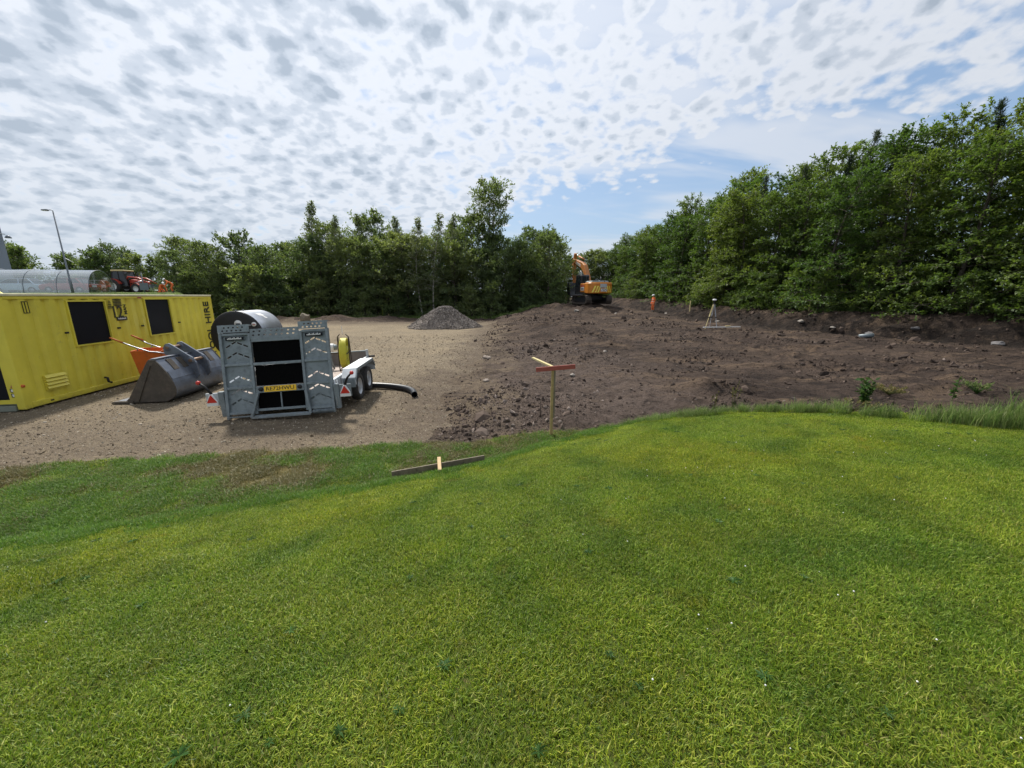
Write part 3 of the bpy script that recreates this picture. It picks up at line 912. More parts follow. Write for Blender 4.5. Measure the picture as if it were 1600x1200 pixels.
# ------------------------------------------------------------------ plant trailer
def build_trailer():
    t = empty('plant_trailer', (-4.72, 7.58, 0.02), 0, 'galvanised twin axle plant trailer with its slotted loading ramp raised', 'trailer', rot=(0, R(-2.7), R(7)))
    g, gl = M['galv'], M['galv_light']
    # --- ramp, built upright in a leaning frame
    ramp = bpy.data.objects.new('ramp', None); COL.objects.link(ramp); ramp.parent = t
    ramp.location = (0, 0.0, 0.14); ramp.rotation_euler = (R(-10), 0, 0)
    Hh = 1.78

    def slot(cx, cz, ang, l=0.085, w=0.030):
        ca, sa = math.cos(ang), math.sin(ang)
        pts = []
        for u, v in ((-l / 2, -w / 2), (l / 2, -w / 2), (l / 2 + w / 3, 0), (l / 2, w / 2), (-l / 2, w / 2), (-l / 2 - w / 3, 0)):
            pts.append((cx + u * ca - v * sa, cz + u * sa + v * ca))
        return pts

    def chevrons(x0, x1):
        hs = []
        cx = (x0 + x1) / 2
        for z in (0.22, 0.42, 0.68, 1.16, 1.38):
            hs.append(slot(cx - 0.165, z, R(28))); hs.append(slot(cx - 0.055, z + 0.065, R(28)))
            hs.append(slot(cx + 0.055, z + 0.045, R(-25))); hs.append(slot(cx + 0.165, z - 0.005, R(-25)))
        return hs

    for x0, x1 in ((-1.05, -0.46), (0.48, 1.05)):
        MB().plate([(x0 + 0.045, 0.02), (x1 - 0.04, 0.02), (x1 - 0.04, 1.60), (x0 + 0.045, 1.60)], chevrons(x0 + 0.04, x1 - 0.03), 0.025, 0.031).build('tread_panel', g, ramp)
        outer = x0 if x0 < 0 else x1
        inner = x1 if x0 < 0 else x0
        so = 1 if x0 < 0 else -1
        MB().span((min(outer, outer + so * 0.055), -0.03, -0.10), (max(outer, outer + so * 0.055), 0.05, Hh - 0.13)).build('side_channel', g, ramp, 0.006)
        MB().span((min(inner, inner - so * 0.05), -0.025, -0.02), (max(inner, inner - so * 0.05), 0.05, 1.62)).build('side_channel', g, ramp, 0.006)
        for z in (0.02, 0.53, 1.0, 1.61):
            MB().span((x0 + 0.056, -0.02, z - 0.025), (x1 - 0.052, 0.022, z + 0.025)).build('cross_member', g, ramp, 0.004)
        # perforated head plate
        holes = []
        nn = 5
        for k in range(nn):
            for r in range(2):
                hx = x0 + 0.09 + (x1 - x0 - 0.16) * (k + 0.4 * r) / nn
                holes.append([(hx + 0.022 * math.cos(q), Hh - 0.085 + 0.062 * r - 0.01 + 0.017 * math.sin(q)) for q in [2 * math.pi * i / 8 for i in range(8)]])
        MB().plate([(x0, Hh - 0.13), (x1, Hh - 0.13), (x1, Hh + 0.02), (x0, Hh + 0.02)], holes, -0.035, -0.029).build('head_plate', g, ramp)
        MB().span((x0, -0.028, Hh + 0.0), (x1, 0.06, Hh + 0.02)).build('head_flange', g, ramp)
        p = MB().span(((x0 + x1) / 2 - 0.17, -0.024, 1.49), ((x0 + x1) / 2 + 0.17, -0.0205, 1.56)).build('maker_label', M['shutter'], ramp)
        for k in range(11):
            MB().span(((x0 + x1) / 2 - 0.135 + 0.025 * k, -0.027, 1.510), ((x0 + x1) / 2 - 0.118 + 0.025 * k, -0.0242, 1.532 + 0.010 * ((k * 7) % 3))).build('label_mark', M['white_ink'], p)
        MB().span(((x0 + x1) / 2 - 0.16, 0.0, 1.48), ((x0 + x1) / 2 + 0.16, 0.0245, 1.57)).build('label_backing', g, ramp)
    # middle: perforated top bar, mid rail, plate rail, mesh
    holes = []
    for k in range(8):
        for r in range(2):
            hx = -0.40 + 0.11 * k + 0.018 * r
            holes.append([(hx + 0.024 * math.cos(q), 1.575 + 0.075 * r + 0.018 * math.sin(q)) for q in [2 * math.pi * i / 8 for i in range(8)]])
    MB().plate([(-0.458, 1.50), (0.478, 1.50), (0.478, 1.70), (-0.458, 1.70)], holes, -0.020, -0.014).build('head_plate', g, ramp)
    MB().span((-0.458, -0.012, 1.44), (0.478, 0.04, 1.505)).build('head_rail', g, ramp, 0.005)
    MB().span((-0.455, -0.02, 0.965), (0.475, 0.035, 1.02)).build('mid_rail', g, ramp, 0.005)
    pr = MB().span((-0.455, -0.02, 0.40), (0.475, 0.035, 0.54)).build('plate_rail', g, ramp, 0.005)
    MB().span((-0.455, -0.015, 0.03), (0.475, 0.035, 0.08)).build('foot_rail', g, ramp, 0.005)
    MB().span((0.0, -0.005, 0.08), (0.022, 0.02, 0.40)).build('stay', g, ramp)
    for z0, z1 in ((1.021, 1.44), (0.541, 0.964), (0.081, 0.399)):
        # expanded mesh: a fine grid of bars in front of a dark rubber backing
        MB().span((-0.454, 0.038, z0), (0.474, 0.044, z1)).build('mesh_infill', M['mesh_black'], ramp)
        mm = MB()
        nx = 30
        for k in range(1, nx):
            x = -0.454 + 0.928 * k / nx
            mm.span((x - 0.003, 0.030, z0), (x + 0.003, 0.036, z1))
        nz = int((z1 - z0) / 0.03)
        for k in range(1, nz):
            z = z0 + (z1 - z0) * k / nz
            mm.span((-0.454, 0.026, z - 0.003), (0.474, 0.0295, z + 0.003))
        tag(mm.build('mesh_wires', M['mesh_black'], ramp), kind='stuff')
    # folded foot frame
    fo = [(-0.40, 0.40), (-0.56, -0.09), (0.58, -0.09), (0.52, 0.40)]
    for a, b in zip(fo[:-1], fo[1:]):
        MB().bar((a[0], -0.055, a[1]), (b[0], -0.055, b[1]), 0.05, 0.06, up=(0, 1, 0)).build('foot_frame', g, ramp, 0.006)
    # number plate
    pl = MB().span((-0.29, -0.034, 0.415), (0.33, -0.0205, 0.53)).build('number_plate', M['plate_yellow'], t)
    pl.parent = ramp
    text_mesh('plate_lettering', 'RE72HWU', 0.108, M['black_ink'], pl, (0.02, -0.036, 0.472), (R(90), 0, 0), 0.002, 1.12)
    for x in (-0.35, 0.40):
        MB().lathe([(0.0, -0.045), (0.035, -0.045), (0.045, 0.0)], (x, -0.0205, 0.475), 'y', 12).build('plate_lamp', M['black'], ramp)
    # assist spring and hinge tube
    sp = [(0.62 + 0.42 * k / 130, -0.02 + 0.042 * math.cos(k * 2 * math.pi / 8), -0.06 + 0.042 * math.sin(k * 2 * math.pi / 8)) for k in range(131)]
    MB().tube(sp, 0.010, 5).build('assist_spring', g, ramp)
    MB().cyl((-1.0, -0.02, -0.06), (1.02, -0.02, -0.06), 0.018, n=8).build('hinge_tube', g, ramp)
    MB().tube([(1.09, 0.02, 0.02), (1.10, 0.05, 0.55)], 0.012, 6).tube([(1.14, 0.08, 0.02), (1.12, 0.12, 0.55)], 0.012, 6).build('ramp_catch', gl, t).location = (0, 0, 0.14)
    # --- chassis
    Lb = 3.25
    MB().span((-0.98, 0.26, 0.47), (0.98, Lb, 0.50)).build('deck', M['ply'], t)
    for x in (-1.0, 1.0):
        MB().span((x - 0.035, 0.10, 0.34), (x + 0.035, Lb, 0.68)).build('side_rail', gl if x > 0 else g, t, 0.008)
        MB().bar((x, Lb - 0.02, 0.70), (x, Lb - 0.95, 0.70), 0.05, 0.05).build('top_rail', gl, t)
    MB().span((-1.035, 0.17, 0.28), (1.035, 0.23, 0.465)).build('rear_beam', g, t, 0.008)
    for y in (0.9, 1.7, 2.5):
        MB().span((-0.96, y, 0.38), (0.96, y + 0.06, 0.468)).build('cross_beam', g, t)
    MB().span((-1.03, Lb, 0.46), (1.03, Lb + 0.05, 0.86)).build('headboard', M['headboard'], t)
    MB().span((-1.03, Lb - 0.01, 0.86), (1.03, Lb + 0.06, 0.89)).build('headboard_cap', g, t)
    for x in (-1.02, 1.02):
        MB().span((x - 0.03, Lb - 0.06, 0.30), (x + 0.03, Lb, 0.92)).build('corner_post', gl, t)
    # rear corner posts and lamp boards
    for sx in (-1, 1):
        MB().span((min(sx * 1.06, sx * 1.16), 0.02, 0.10), (max(sx * 1.06, sx * 1.16), 0.10, 0.62)).build('rear_post', g, t, 0.008)
        lb = MB().span((min(sx * 1.17, sx * 1.40), 0.04, 0.34), (max(sx * 1.17, sx * 1.40), 0.075, 0.60)).build('lamp_bracket', g if sx > 0 else gl, t, 0.004)
        cx = sx * 1.285
        tl = MB().prism([(cx - 0.105, 0.345), (cx + 0.105, 0.345), (cx + 0.10, 0.44), (cx + 0.025, 0.585), (cx - 0.025, 0.585), (cx - 0.10, 0.44)], 0.005, 0.038, 'y').build('tail_lamp', M['white'], t, 0.004)
        MB().prism([(cx - 0.095, 0.415), (cx + 0.095, 0.415), (cx, 0.575)], -0.004, 0.004, 'y').build('red_triangle', M['red'], tl)
        MB().span((cx - 0.10, -0.002, 0.352), (cx + 0.10, 0.003, 0.40)).build('clear_lens', M['white_ink'], tl)
        mk = MB().tube([(cx, 0.05, 0.58), (cx + sx * 0.08, 0.03, 0.74), (cx + sx * 0.16, 0.02, 0.82)], [0.03, 0.022, 0.02], 8).build('marker_stalk', M['black'], t)
        MB().lathe([(0.0, -0.03), (0.035, -0.025), (0.042, 0.0), (0.035, 0.025), (0.0, 0.03)], (cx + sx * 0.18, 0.02, 0.835), 'y', 12).build('marker_lens', M['red'], mk)
        # mudguard: flat top with sloping ends
        x0, x1 = min(sx * 1.055, sx * 1.36), max(sx * 1.055, sx * 1.36)
        prof = [(0.62, 0.46), (0.62, 0.62), (0.80, 0.80), (2.32, 0.80), (2.50, 0.62), (2.50, 0.46)]
        ip = [(y + (0.015 if y < 1.5 else -0.015), z - (0.018 if z > 0.5 else 0)) for y, z in prof]
        mg = MB()
        n = len(prof)
        vs = [(x0, *p) for p in prof] + [(x1, *p) for p in prof] + [(x0, *p) for p in ip] + [(x1, *p) for p in ip]
        fs = []
        for i in range(n - 1):
            fs += [(i, i + 1, n + i + 1, n + i), (2 * n + i, 3 * n + i, 3 * n + i + 1, 2 * n + i + 1), (i, 2 * n + i, 2 * n + i + 1, i + 1), (n + i, n + i + 1, 3 * n + i + 1, 3 * n + i)]
        fs += [(0, n, 3 * n, 2 * n), (n - 1, 3 * n - 1, 4 * n - 1, 2 * n - 1)]
        mg.add(vs, fs)
        mgo = mg.build('mudguard', gl, t)
        xl = x1 if sx > 0 else x0
        MB().prism([(0.80, 0.80), (2.32, 0.80), (2.50, 0.62), (2.50, 0.56), (2.28, 0.74), (0.84, 0.74), (0.62, 0.56), (0.62, 0.62)], xl - 0.01, xl + 0.012, 'x').build('mudguard_lip', g, mgo)
        MB().span((x0 + 0.02, 0.615, 0.40), (x1 - 0.02, 0.63, 0.60)).build('mud_flap', g, mgo)
        for y in (1.12, 2.00):
            c = (sx * 1.22, y, 0.315)
            w = MB().lathe([(0.19, -0.07), (0.235, -0.088), (0.295, -0.09), (0.315, -0.065), (0.318, 0.0), (0.315, 0.065), (0.295, 0.09), (0.235, 0.088), (0.19, 0.07)], c, 'x', 28).build('tyre', M['tyre'], t)
            o = sx * 0.06
            MB().lathe([(0.0, o * 0.4), (0.05, o * 0.4), (0.055, o * 1.1), (0.06, o * 0.45), (0.15, o * 0.5), (0.185, o * 1.1), (0.195, o * 1.25), (0.196, -o)], c, 'x', 24).build('rim', M['rim'], w)
    MB().cyl((-1.2, 1.12, 0.315), (1.2, 1.12, 0.315), 0.035, n=8).build('axle', M['black'], t)
    MB().cyl((-1.2, 2.0, 0.315), (1.2, 2.0, 0.315), 0.035, n=8).build('axle', M['black'], t)
    for sx in (-1, 1):
        MB().bar((sx * 0.85, Lb - 0.1, 0.42), (0.04 * sx, Lb + 1.45, 0.42), 0.07, 0.10).build('drawbar', g, t)
    MB().span((-0.06, Lb + 1.40, 0.38), (0.06, Lb + 1.75, 0.48)).build('coupling', M['black'], t, 0.01)
    j = MB().cyl((0.16, Lb + 1.1, 0.16), (0.16, Lb + 1.1, 0.85), 0.03, n=10).build('jockey_post', g, t)
    MB().lathe([(0.03, -0.03), (0.10, -0.03), (0.10, 0.03), (0.03, 0.03)], (0.16, Lb + 1.1, 0.10), 'x', 16).build('jockey_wheel', M['tyre'], j)
    MB().bar((1.03, Lb - 0.03, 0.72), (1.22, Lb - 0.03, 0.72), 0.05).build('post_handle', M['black'], t)
    MB().bar((0.93, 0.34, 0.50), (1.00, 0.42, 0.66), 0.03).build('ratchet_lever', M['black'], t)
    return t


trailer = build_trailer()
TRM = Matrix.Translation((-4.72, 7.58, 0.02)) @ Euler((0, R(-2.7), R(7))).to_matrix().to_4x4()


def on_trailer(p):
    return TRM @ Vector(p)


# hose reel and welder tube riding on the deck
def build_reel():
    t = empty('hose_reel', on_trailer((0.64, 2.35, 0.505)), R(104), 'yellow hose wound on a dark tubular frame reel on the trailer deck', 'hose reel')
    fr = M['reel_frame']
    for y in (-0.13, 0.13):
        MB().tube([(-0.05, y, 0.0), (-0.04, y, 0.62), (0.02, y, 0.88), (0.0, y * 0.55, 0.95)], 0.013, 6).build('frame_tube', fr, t)
        MB().tube([(0.30, y, 0.02), (0.14, y, 0.62), (0.05, y, 0.88), (0.0, y * 0.55, 0.95)], 0.013, 6).build('frame_tube', fr, t)
    MB().tube([(-0.05, -0.13, 0.012), (-0.05, 0.13, 0.012), (0.30, 0.13, 0.02), (0.30, -0.13, 0.02), (-0.05, -0.13, 0.012)], 0.013, 6).build('frame_base', fr, t)
    coil = [(0.30 * 0 + 0.05 + 0.29 * math.cos(a), -0.07 + 0.14 * k / 160, 0.46 + (0.36) * math.sin(a)) for k, a in ((k, 2 * math.pi * k / 26) for k in range(161))]
    MB().tube(coil, 0.030, 7).build('hose', M['hose_yellow'], t)
    MB().lathe([(0.0, -0.09), (0.18, -0.09), (0.18, 0.09), (0.0, 0.09)], (0.05, 0, 0.46), 'y', 18).build('drum_core', M['hose_yellow'], t)
    MB().bar((-0.28, -0.11, 0.47), (0.37, -0.11, 0.49), 0.02).build('strap', fr, t)
    MB().tube([(0.05, 0.10, 0.46), (0.05, 0.30, 0.46), (0.0, 0.34, 0.46)], 0.014, 6).build('crank', fr, t)
    return t


build_reel()


def build_tube_machine():
    t = empty('power_unit', on_trailer((-0.12, 2.72, 0.505)), R(10), 'white cylindrical power unit on legs standing on the trailer deck', 'machine')
    MB().lathe([(0.0, -0.42), (0.085, -0.42), (0.10, -0.40), (0.10, 0.38), (0.09, 0.40), (0.0, 0.40)], (0, 0, 0.60), 'x', 18).build('body', M['white'], t)
    MB().lathe([(0.101, 0.10), (0.102, 0.10), (0.102, 0.22), (0.101, 0.22)], (0, 0, 0.60), 'x', 18).build('label_band', M['shutter'], t)
    MB().lathe([(0.0, 0.0), (0.075, 0.0), (0.075, 0.06), (0.0, 0.06)], (0.40, 0, 0.60), 'x', 16).build('end_cap', M['galv'], t)
    for x in (-0.28, 0.28):
        MB().tube([(x, 0, 0.50), (x, 0.02, 0.30), (x + 0.06, 0.05, 0.0)], 0.025, 7).build('leg', M['galv'], t)


build_tube_machine()


# tank on skid behind the trailer
def build_tank():
    t = empty('site_tank', (-9.45, 13.25, 0.0), R(7), 'round silver tank with a black end plate on a skid beyond the trailer', 'tank')
    r, L_, cz = 0.84, 1.58, 1.13
    n = 48
    MB().lathe([(r, 0.02), (r, L_ - 0.02)], (0, 0, cz), 'y', n).lathe([(0.0, L_), (r - 0.02, L_), (r, L_ - 0.02)], (0, 0, cz), 'y', n).build('tank_shell', M['tank_steel'], t)
    MB().lathe([(0.0, -0.035), (r - 0.09, -0.03), (r - 0.01, -0.005), (r + 0.008, 0.02), (r + 0.008, 0.045), (r - 0.02, 0.045)], (0, 0, cz), 'y', n).build('end_plate', M['black'], t)
    for x, z, rr, ink in ((0.10, 0.42, 0.12, 'white_ink'), (0.60, 0.40, 0.075, 'white_ink')):
        s = MB().lathe([(0.0, -0.037), (rr, -0.037), (rr, -0.02)], (x, 0, cz + z), 'y', 20).build('round_sticker', M[ink], t)
        MB().span((x - rr * 0.6, -0.042, cz + z - rr * 0.25), (x + rr * 0.6, -0.0375, cz + z + rr * 0.12)).build('sticker_mark', M['shutter' if rr > 0.1 else 'red_ink'], s)
    for y in (0.05, 0.5):
        MB().cyl((0.05, y, cz + r - 0.01), (0.05, y, cz + r + 0.05), 0.02, n=8).build('lifting_stud', M['tube'], t)
    s = MB()
    a0 = [R(62), R(52), R(42)]
    for k in range(2):
        q = [(math.cos(a0[k]) * (r + 0.004), 0.55 + 0.18 * k, cz + math.sin(a0[k]) * (r + 0.004)), (math.cos(a0[k + 1]) * (r + 0.004), 0.62 + 0.18 * k, cz + math.sin(a0[k + 1]) * (r + 0.004)),
             (math.cos(a0[k + 1]) * (r + 0.004), 0.92, cz + math.sin(a0[k + 1]) * (r + 0.004)), (math.cos(a0[k]) * (r + 0.004), 0.86, cz + math.sin(a0[k]) * (r + 0.004))]
        s.add(q, [(0, 1, 2, 3)])
    s.build('shell_sticker', M['white_ink'], t)
    for x in (-0.55, 0.55):
        MB().span((x - 0.06, -0.1, 0.0), (x + 0.06, L_ + 0.1, 0.14)).build('skid', M['galv'], t)
        for y in (0.2, 1.3):
            MB().bar((x, y, 0.14), (x * 0.85, y, 0.62), 0.10, 0.12).build('cradle_leg', M['galv'], t)


build_tank()

# black drain pipe lying behind the wheel
pp = [(-4.35, 10.25, 0.10), (-3.95, 10.22, 0.10), (-3.5, 10.18, 0.095), (-3.1, 10.05, 0.092), (-2.78, 9.86, 0.09), (-2.55, 9.58, 0.088), (-2.42, 9.24, 0.086)]
pa = np.array(pp)
tt = np.linspace(0, len(pp) - 1, 40)


def crom(P, t):
    i = int(min(max(math.floor(t), 0), len(P) - 2)); f = t - i
    p0, p1, p2, p3 = P[max(i - 1, 0)], P[i], P[i + 1], P[min(i + 2, len(P) - 1)]
    return 0.5 * ((2 * p1) + (p2 - p0) * f + (2 * p0 - 5 * p1 + 4 * p2 - p3) * f * f + (3 * p1 - p0 - 3 * p2 + p3) * f ** 3)


path = [tuple(crom(pa, float(k))) for k in tt]
pm_ = MB().tube(path, 0.076, 16, caps=False)
pm_.tube(path, 0.068, 16, caps=False)
e0, e1 = Vector(path[-2]), Vector(path[-1])
dd = (e1 - e0).normalized()
pm_.tube([e1, e1 + dd * 0.004], [0.076, 0.068], 16, caps=False)
tag(pm_.build('drain_pipe', M['pipe']), 'black plastic drain pipe curving over the gravel behind the trailer wheel', 'pipe')


# profile boards and pegs
def post_profile():
    z = hz(0.71, 6.5)
    t = empty('profile_post', (0.71, 6.5, z), 0, 'timber profile post with a red crossbar standing where lawn meets soil', 'profile board')
    MB().span((-0.035, -0.02, -0.35), (0.012, 0.03, 0.9)).span((-0.030, -0.018, 0.9), (0.012, 0.03, 1.24)).build('post', M['wood'], t, 0.003)
    MB().span((0.0125, -0.02, 0.35), (0.042, 0.03, 1.20)).build('second_post', M['wood_grey'], t, 0.003)
    MB().bar((-0.30, -0.035, 1.215), (0.37, -0.045, 1.275), 0.025, 0.075).build('crossbar', M['wood_red'], t, 0.003)
    MB().bar((-0.02, -0.01, 1.265), (-0.32, 0.62, 1.32), 0.05, 0.03).build('side_rail', M['wood_pale'], t, 0.003)


post_profile()


def fallen_profile():
    a = Vector((-1.63, 4.80, 0)); a.z = hz(a.x, a.y)
    b = Vector((-0.405, 5.27, 0)); b.z = hz(b.x, b.y)
    t = empty('fallen_profile', ((a.x + b.x) / 2, (a.y + b.y) / 2, min(a.z, b.z)), 0, 'weathered grey profile board lying on edge in the grass with a cut stake', 'profile board')
    o = Vector(t.location)
    MB().bar(a - o + Vector((0, 0, 0.055)), b - o + Vector((0, 0, 0.065)), 0.022, 0.11).build('board', M['wood_grey'], t, 0.003)
    m = (a + b) / 2 - o
    MB().bar(m + Vector((-0.03, 0.10, 0.145)), m + Vector((0.035, -0.20, 0.085)), 0.05, 0.05).build('stake', M['wood_tan'], t, 0.004)


fallen_profile()


def peg(x, y, h, w, mat, label, cross=0.0, cross_mat=None, z=None, sink=0.4, cat='peg'):
    z = hz(x, y) if z is None else z
    t = empty('survey_peg', (x, y, z), R(13 * ((x * 7) % 5)), label, cat)
    MB().span((-w / 2, -w / 2, -sink), (w / 2, w / 2, h)).build('stake', mat, t)
    if cross:
        MB().span((-cross * 0.6, -w / 2 - 0.02, h - 0.07), (cross * 0.4, -w / 2, h)).build('crossbar', cross_mat or mat, t)
    return t


peg(-14.6, 44.0, 1.35, 0.07, M['lime'], 'lime green timber profile peg with a crossbar standing before the dark trees', 0.7)
peg(-3.55, 46.5, 1.35, 0.07, M['wood_grey'], 'weathered timber profile peg with a short crossbar beyond the gravel heap', 0.5)
peg(16.6, 36.5, 1.15, 0.07, M['wood_pale'], 'pale timber peg on the bank top near the standing worker')
peg(19.9, 26.2, 1.05, 0.07, M['wood_pale'], 'pale timber peg on the bank top above the survey tripod side')
peg(-11.4, 25.9, 0.55, 0.03, M['white'], 'short white marker cane stuck upright in the open gravel yard')
peg(-13.6, 43.0, 0.5, 0.05, M['wood_pale'], 'short pale peg at the edge of the dark soil strip by the trees')
z = hz(0.57, 7.35)
tag(MB().cyl((0, 0, -0.25), (0.0, 0.0, 0.32), 0.011, n=8).cyl((0, 0, 0.315), (0, 0, 0.33), 0.014, n=8).build('steel_pin', M['steel_pin']), 'thin rusty steel pin standing in stony soil beside the profile post', 'pin').location = (0.57, 7.35, z)
# ------------------------------------------------------------------ excavator
M['exc_yellow'] = pm('excavator_yellow', (0.58, 0.20, 0.02), 0.45, 0, 0.12, 3, dirt=(0.22, 0.15, 0.06), dirt_amt=0.3)
M['exc_orange'] = pm('excavator_boom_orange', (0.46, 0.17, 0.04), 0.5, 0, 0.15, 3, dirt=(0.20, 0.11, 0.06), dirt_amt=0.4)
M['exc_dark'] = pm('excavator_dark_grey', (0.022, 0.022, 0.026), 0.5, 0, 0.15, 4)
M['chevron'] = pm('reflective_yellow', (0.85, 0.74, 0.12), 0.4, 0, 0.05, 9)
M['glass_dark'] = pm('cab_glass', (0.02, 0.025, 0.03), 0.08, 0, 0.05, 2)
M['track'] = pm('track_steel', (0.10, 0.085, 0.075), 0.7, 0.3, 0.3, 6, dirt=(0.07, 0.055, 0.045), dirt_amt=0.8)
M['chrome'] = pm('cylinder_rod', (0.65, 0.66, 0.68), 0.15, 1.0, 0.05, 5)


def build_excavator():
    x0, y0 = 8.5, 42.2
    z0 = hz(x0, y0) + 0.02
    t = empty('excavator', (x0, y0, z0), R(14), 'yellow and orange tracked excavator with chevron striped counterweight on the soil mound', 'excavator')
    # undercarriage, turned a little from the upper body
    for sx in (-1, 1):
        n = 14
        outer = [(-1.45 + 0.42 * math.cos(a), 0.44 + 0.42 * math.sin(a)) for a in [R(90 + 180 * k / n) for k in range(n + 1)]] + [(1.45 + 0.42 * math.cos(a), 0.44 + 0.42 * math.sin(a)) for a in [R(-90 + 180 * k / n) for k in range(n + 1)]]
        inner = [(-1.45 + 0.34 * math.cos(a), 0.44 + 0.34 * math.sin(a)) for a in [R(90 + 180 * k / n) for k in range(n + 1)]] + [(1.45 + 0.34 * math.cos(a), 0.44 + 0.34 * math.sin(a)) for a in [R(-90 + 180 * k / n) for k in range(n + 1)]]
        xa, xb = sx * 1.15 - 0.3, sx * 1.15 + 0.3
        tr = MB()
        m = len(outer)
        vs = [(xa, *p) for p in outer] + [(xb, *p) for p in outer] + [(xa, *p) for p in inner] + [(xb, *p) for p in inner]
        fs = []
        for i in range(m):
            k = (i + 1) % m
            fs += [(i, k, m + k, m + i), (2 * m + i, 3 * m + i, 3 * m + k, 2 * m + k), (i, 2 * m + i, 2 * m + k, k), (m + i, m + k, 3 * m + k, 3 * m + i)]
        tr.add(vs, fs)
        tro = tr.build('track', M['track'], t)
        per = 2 * 2.9 + 2 * math.pi * 0.42
        shoe = MB().box((0, 0, 0), (0.62, 0.15, 0.05)).build('shoe', M['track'], tro)
        ns = 40
        for k in range(ns):
            d = per * k / ns
            if d < 2.9: p, a = (-1.45 + d, 0.88), 0
            elif d < 2.9 + math.pi * 0.42:
                a = (d - 2.9) / 0.42; p = (1.45 + 0.44 * math.sin(a), 0.44 + 0.44 * math.cos(a)); a = -a
            elif d < 5.8 + math.pi * 0.42: p, a = (1.45 - (d - 2.9 - math.pi * 0.42), 0.0), 0
            else:
                a = (d - 5.8 - math.pi * 0.42) / 0.42; p = (-1.45 - 0.44 * math.sin(a), 0.44 - 0.44 * math.cos(a)); a = -a
            s = shoe if k == 0 else shoe.copy()
            if k:
                COL.objects.link(s)
            s.location = (sx * 1.15, p[0], p[1]); s.rotation_euler = (a, 0, 0)
        MB().span((sx * 1.15 - 0.16, -1.35, 0.22), (sx * 1.15 + 0.16, 1.35, 0.66)).build('track_frame', M['exc_dark'], t)
        for y in (-1.45, 1.45):
            MB().lathe([(0.0, -0.12), (0.30, -0.12), (0.33, 0.0), (0.30, 0.12), (0.0, 0.12)], (sx * 1.15, y, 0.44), 'x', 18).build('sprocket', M['track'], t)
        for k in range(6):
            MB().lathe([(0.0, -0.14), (0.11, -0.14), (0.11, 0.14), (0.0, 0.14)], (sx * 1.15, -1.0 + 0.4 * k, 0.21), 'x', 12).build('roller', M['track'], t)
    MB().span((-0.9, -0.8, 0.40), (0.9, 0.8, 0.85)).build('car_body', M['exc_dark'], t, 0.03)
    MB().lathe([(0.7, 0.0), (0.72, 0.2)], (0, 0, 0.85), 'z', 20).build('slew_ring', M['exc_dark'], t)
    # upper body
    MB().span((-1.25, -1.3, 1.03), (1.25, 1.55, 1.18)).build('deck', M['exc_dark'], t, 0.02)
    cw = [(-1.30, -1.0), (-1.30, -1.85), (-1.15, -2.25), (-0.7, -2.48), (0, -2.55), (0.7, -2.48), (1.15, -2.25), (1.30, -1.85), (1.30, -1.0)]
    cwo = MB().prism(cw, 1.05, 2.12, 'z').build('counterweight', M['exc_yellow'], t, 0.08)
    MB().span((-1.28, -1.0, 1.18), (-0.42, 0.10, 2.08)).build('side_door', M['exc_yellow'], t, 0.04)
    MB().span((0.42, -1.0, 1.18), (1.28, 1.35, 2.02)).build('side_tank', M['exc_yellow'], t, 0.04)
    MB().span((-0.95, -2.0, 2.12), (0.95, -0.4, 2.30)).build('engine_hood', M['galv'], t, 0.08)
    MB().span((-0.42, -1.0, 1.18), (0.42, -0.1, 2.1)).build('engine_bay', M['exc_dark'], t)
    MB().cyl((0.55, -0.9, 2.1), (0.55, -0.9, 2.75), 0.06, n=10).build('exhaust', M['exc_dark'], t)
    # chevrons following the rear face
    rear = [(-1.15, -2.25), (-0.7, -2.48), (0, -2.55), (0.7, -2.48), (1.15, -2.25)]

    def rear_pt(x, off=0.012):
        y = float(np.interp(x, [p[0] for p in rear], [p[1] for p in rear]))
        return (x, y - off)

    for sx in (-1, 1):
        for k in range(3):
            xa = sx * (1.08 - 0.26 * k)
            q = []
            for dx, z in ((0.0, 1.15), (-0.14, 1.15), (-0.40, 1.78), (-0.26, 1.78)):
                x, y = rear_pt(max(-1.13, min(1.13, xa + sx * dx + (0 if sx > 0 else 0))), 0.006)
                q.append((x, y, z))
            mb = MB().add(q + [(a, b - 0.006, c) for a, b, c in q], [(0, 1, 2, 3), (7, 6, 5, 4), (0, 4, 5, 1), (1, 5, 6, 2), (2, 6, 7, 3), (3, 7, 4, 0)])
            mb.build('chevron', M['chevron'], cwo)
    MB().span((-0.30, -2.60, 1.62), (0.42, -2.56, 1.98)).build('pale_panel', M['galv_light'], cwo)
    lg = MB().span((-0.22, -2.585, 1.24), (0.46, -2.565, 1.52)).build('logo_panel', M['white_ink'], cwo)
    for k in range(4):
        MB().box((-0.10 + 0.15 * k, -2.592, 1.38), (0.05, 0.01, 0.20), (0, R(18 * (-1) ** k), 0)).build('logo_mark', M['shutter'], lg)
    sd = MB().span((-1.314, -0.90, 1.36), (-1.286, -0.10, 1.70)).build('door_sticker', M['white_ink'], t)
    for k in range(4):
        MB().span((-1.32, -0.84 + 0.18 * k, 1.42), (-1.315, -0.74 + 0.18 * k, 1.62)).build('sticker_mark', M['shutter'], sd)
    MB().span((-1.314, -0.90, 1.76), (-1.286, -0.10, 1.94)).build('warning_sticker', M['red_ink'], t)
    # cab
    cab = [(0.02, 1.18), (0.02, 2.88), (0.14, 2.98), (1.25, 2.98), (1.55, 2.2), (1.62, 1.18)]
    co = MB().prism(cab, -1.24, -0.30, 'x').build('cab', M['exc_dark'], t, 0.04)
    MB().prism([(0.78, 1.75), (0.78, 2.8), (1.2, 2.8), (1.45, 2.2), (1.5, 1.75)], -1.252, -1.243, 'x').build('door_glass', M['glass_dark'], co)
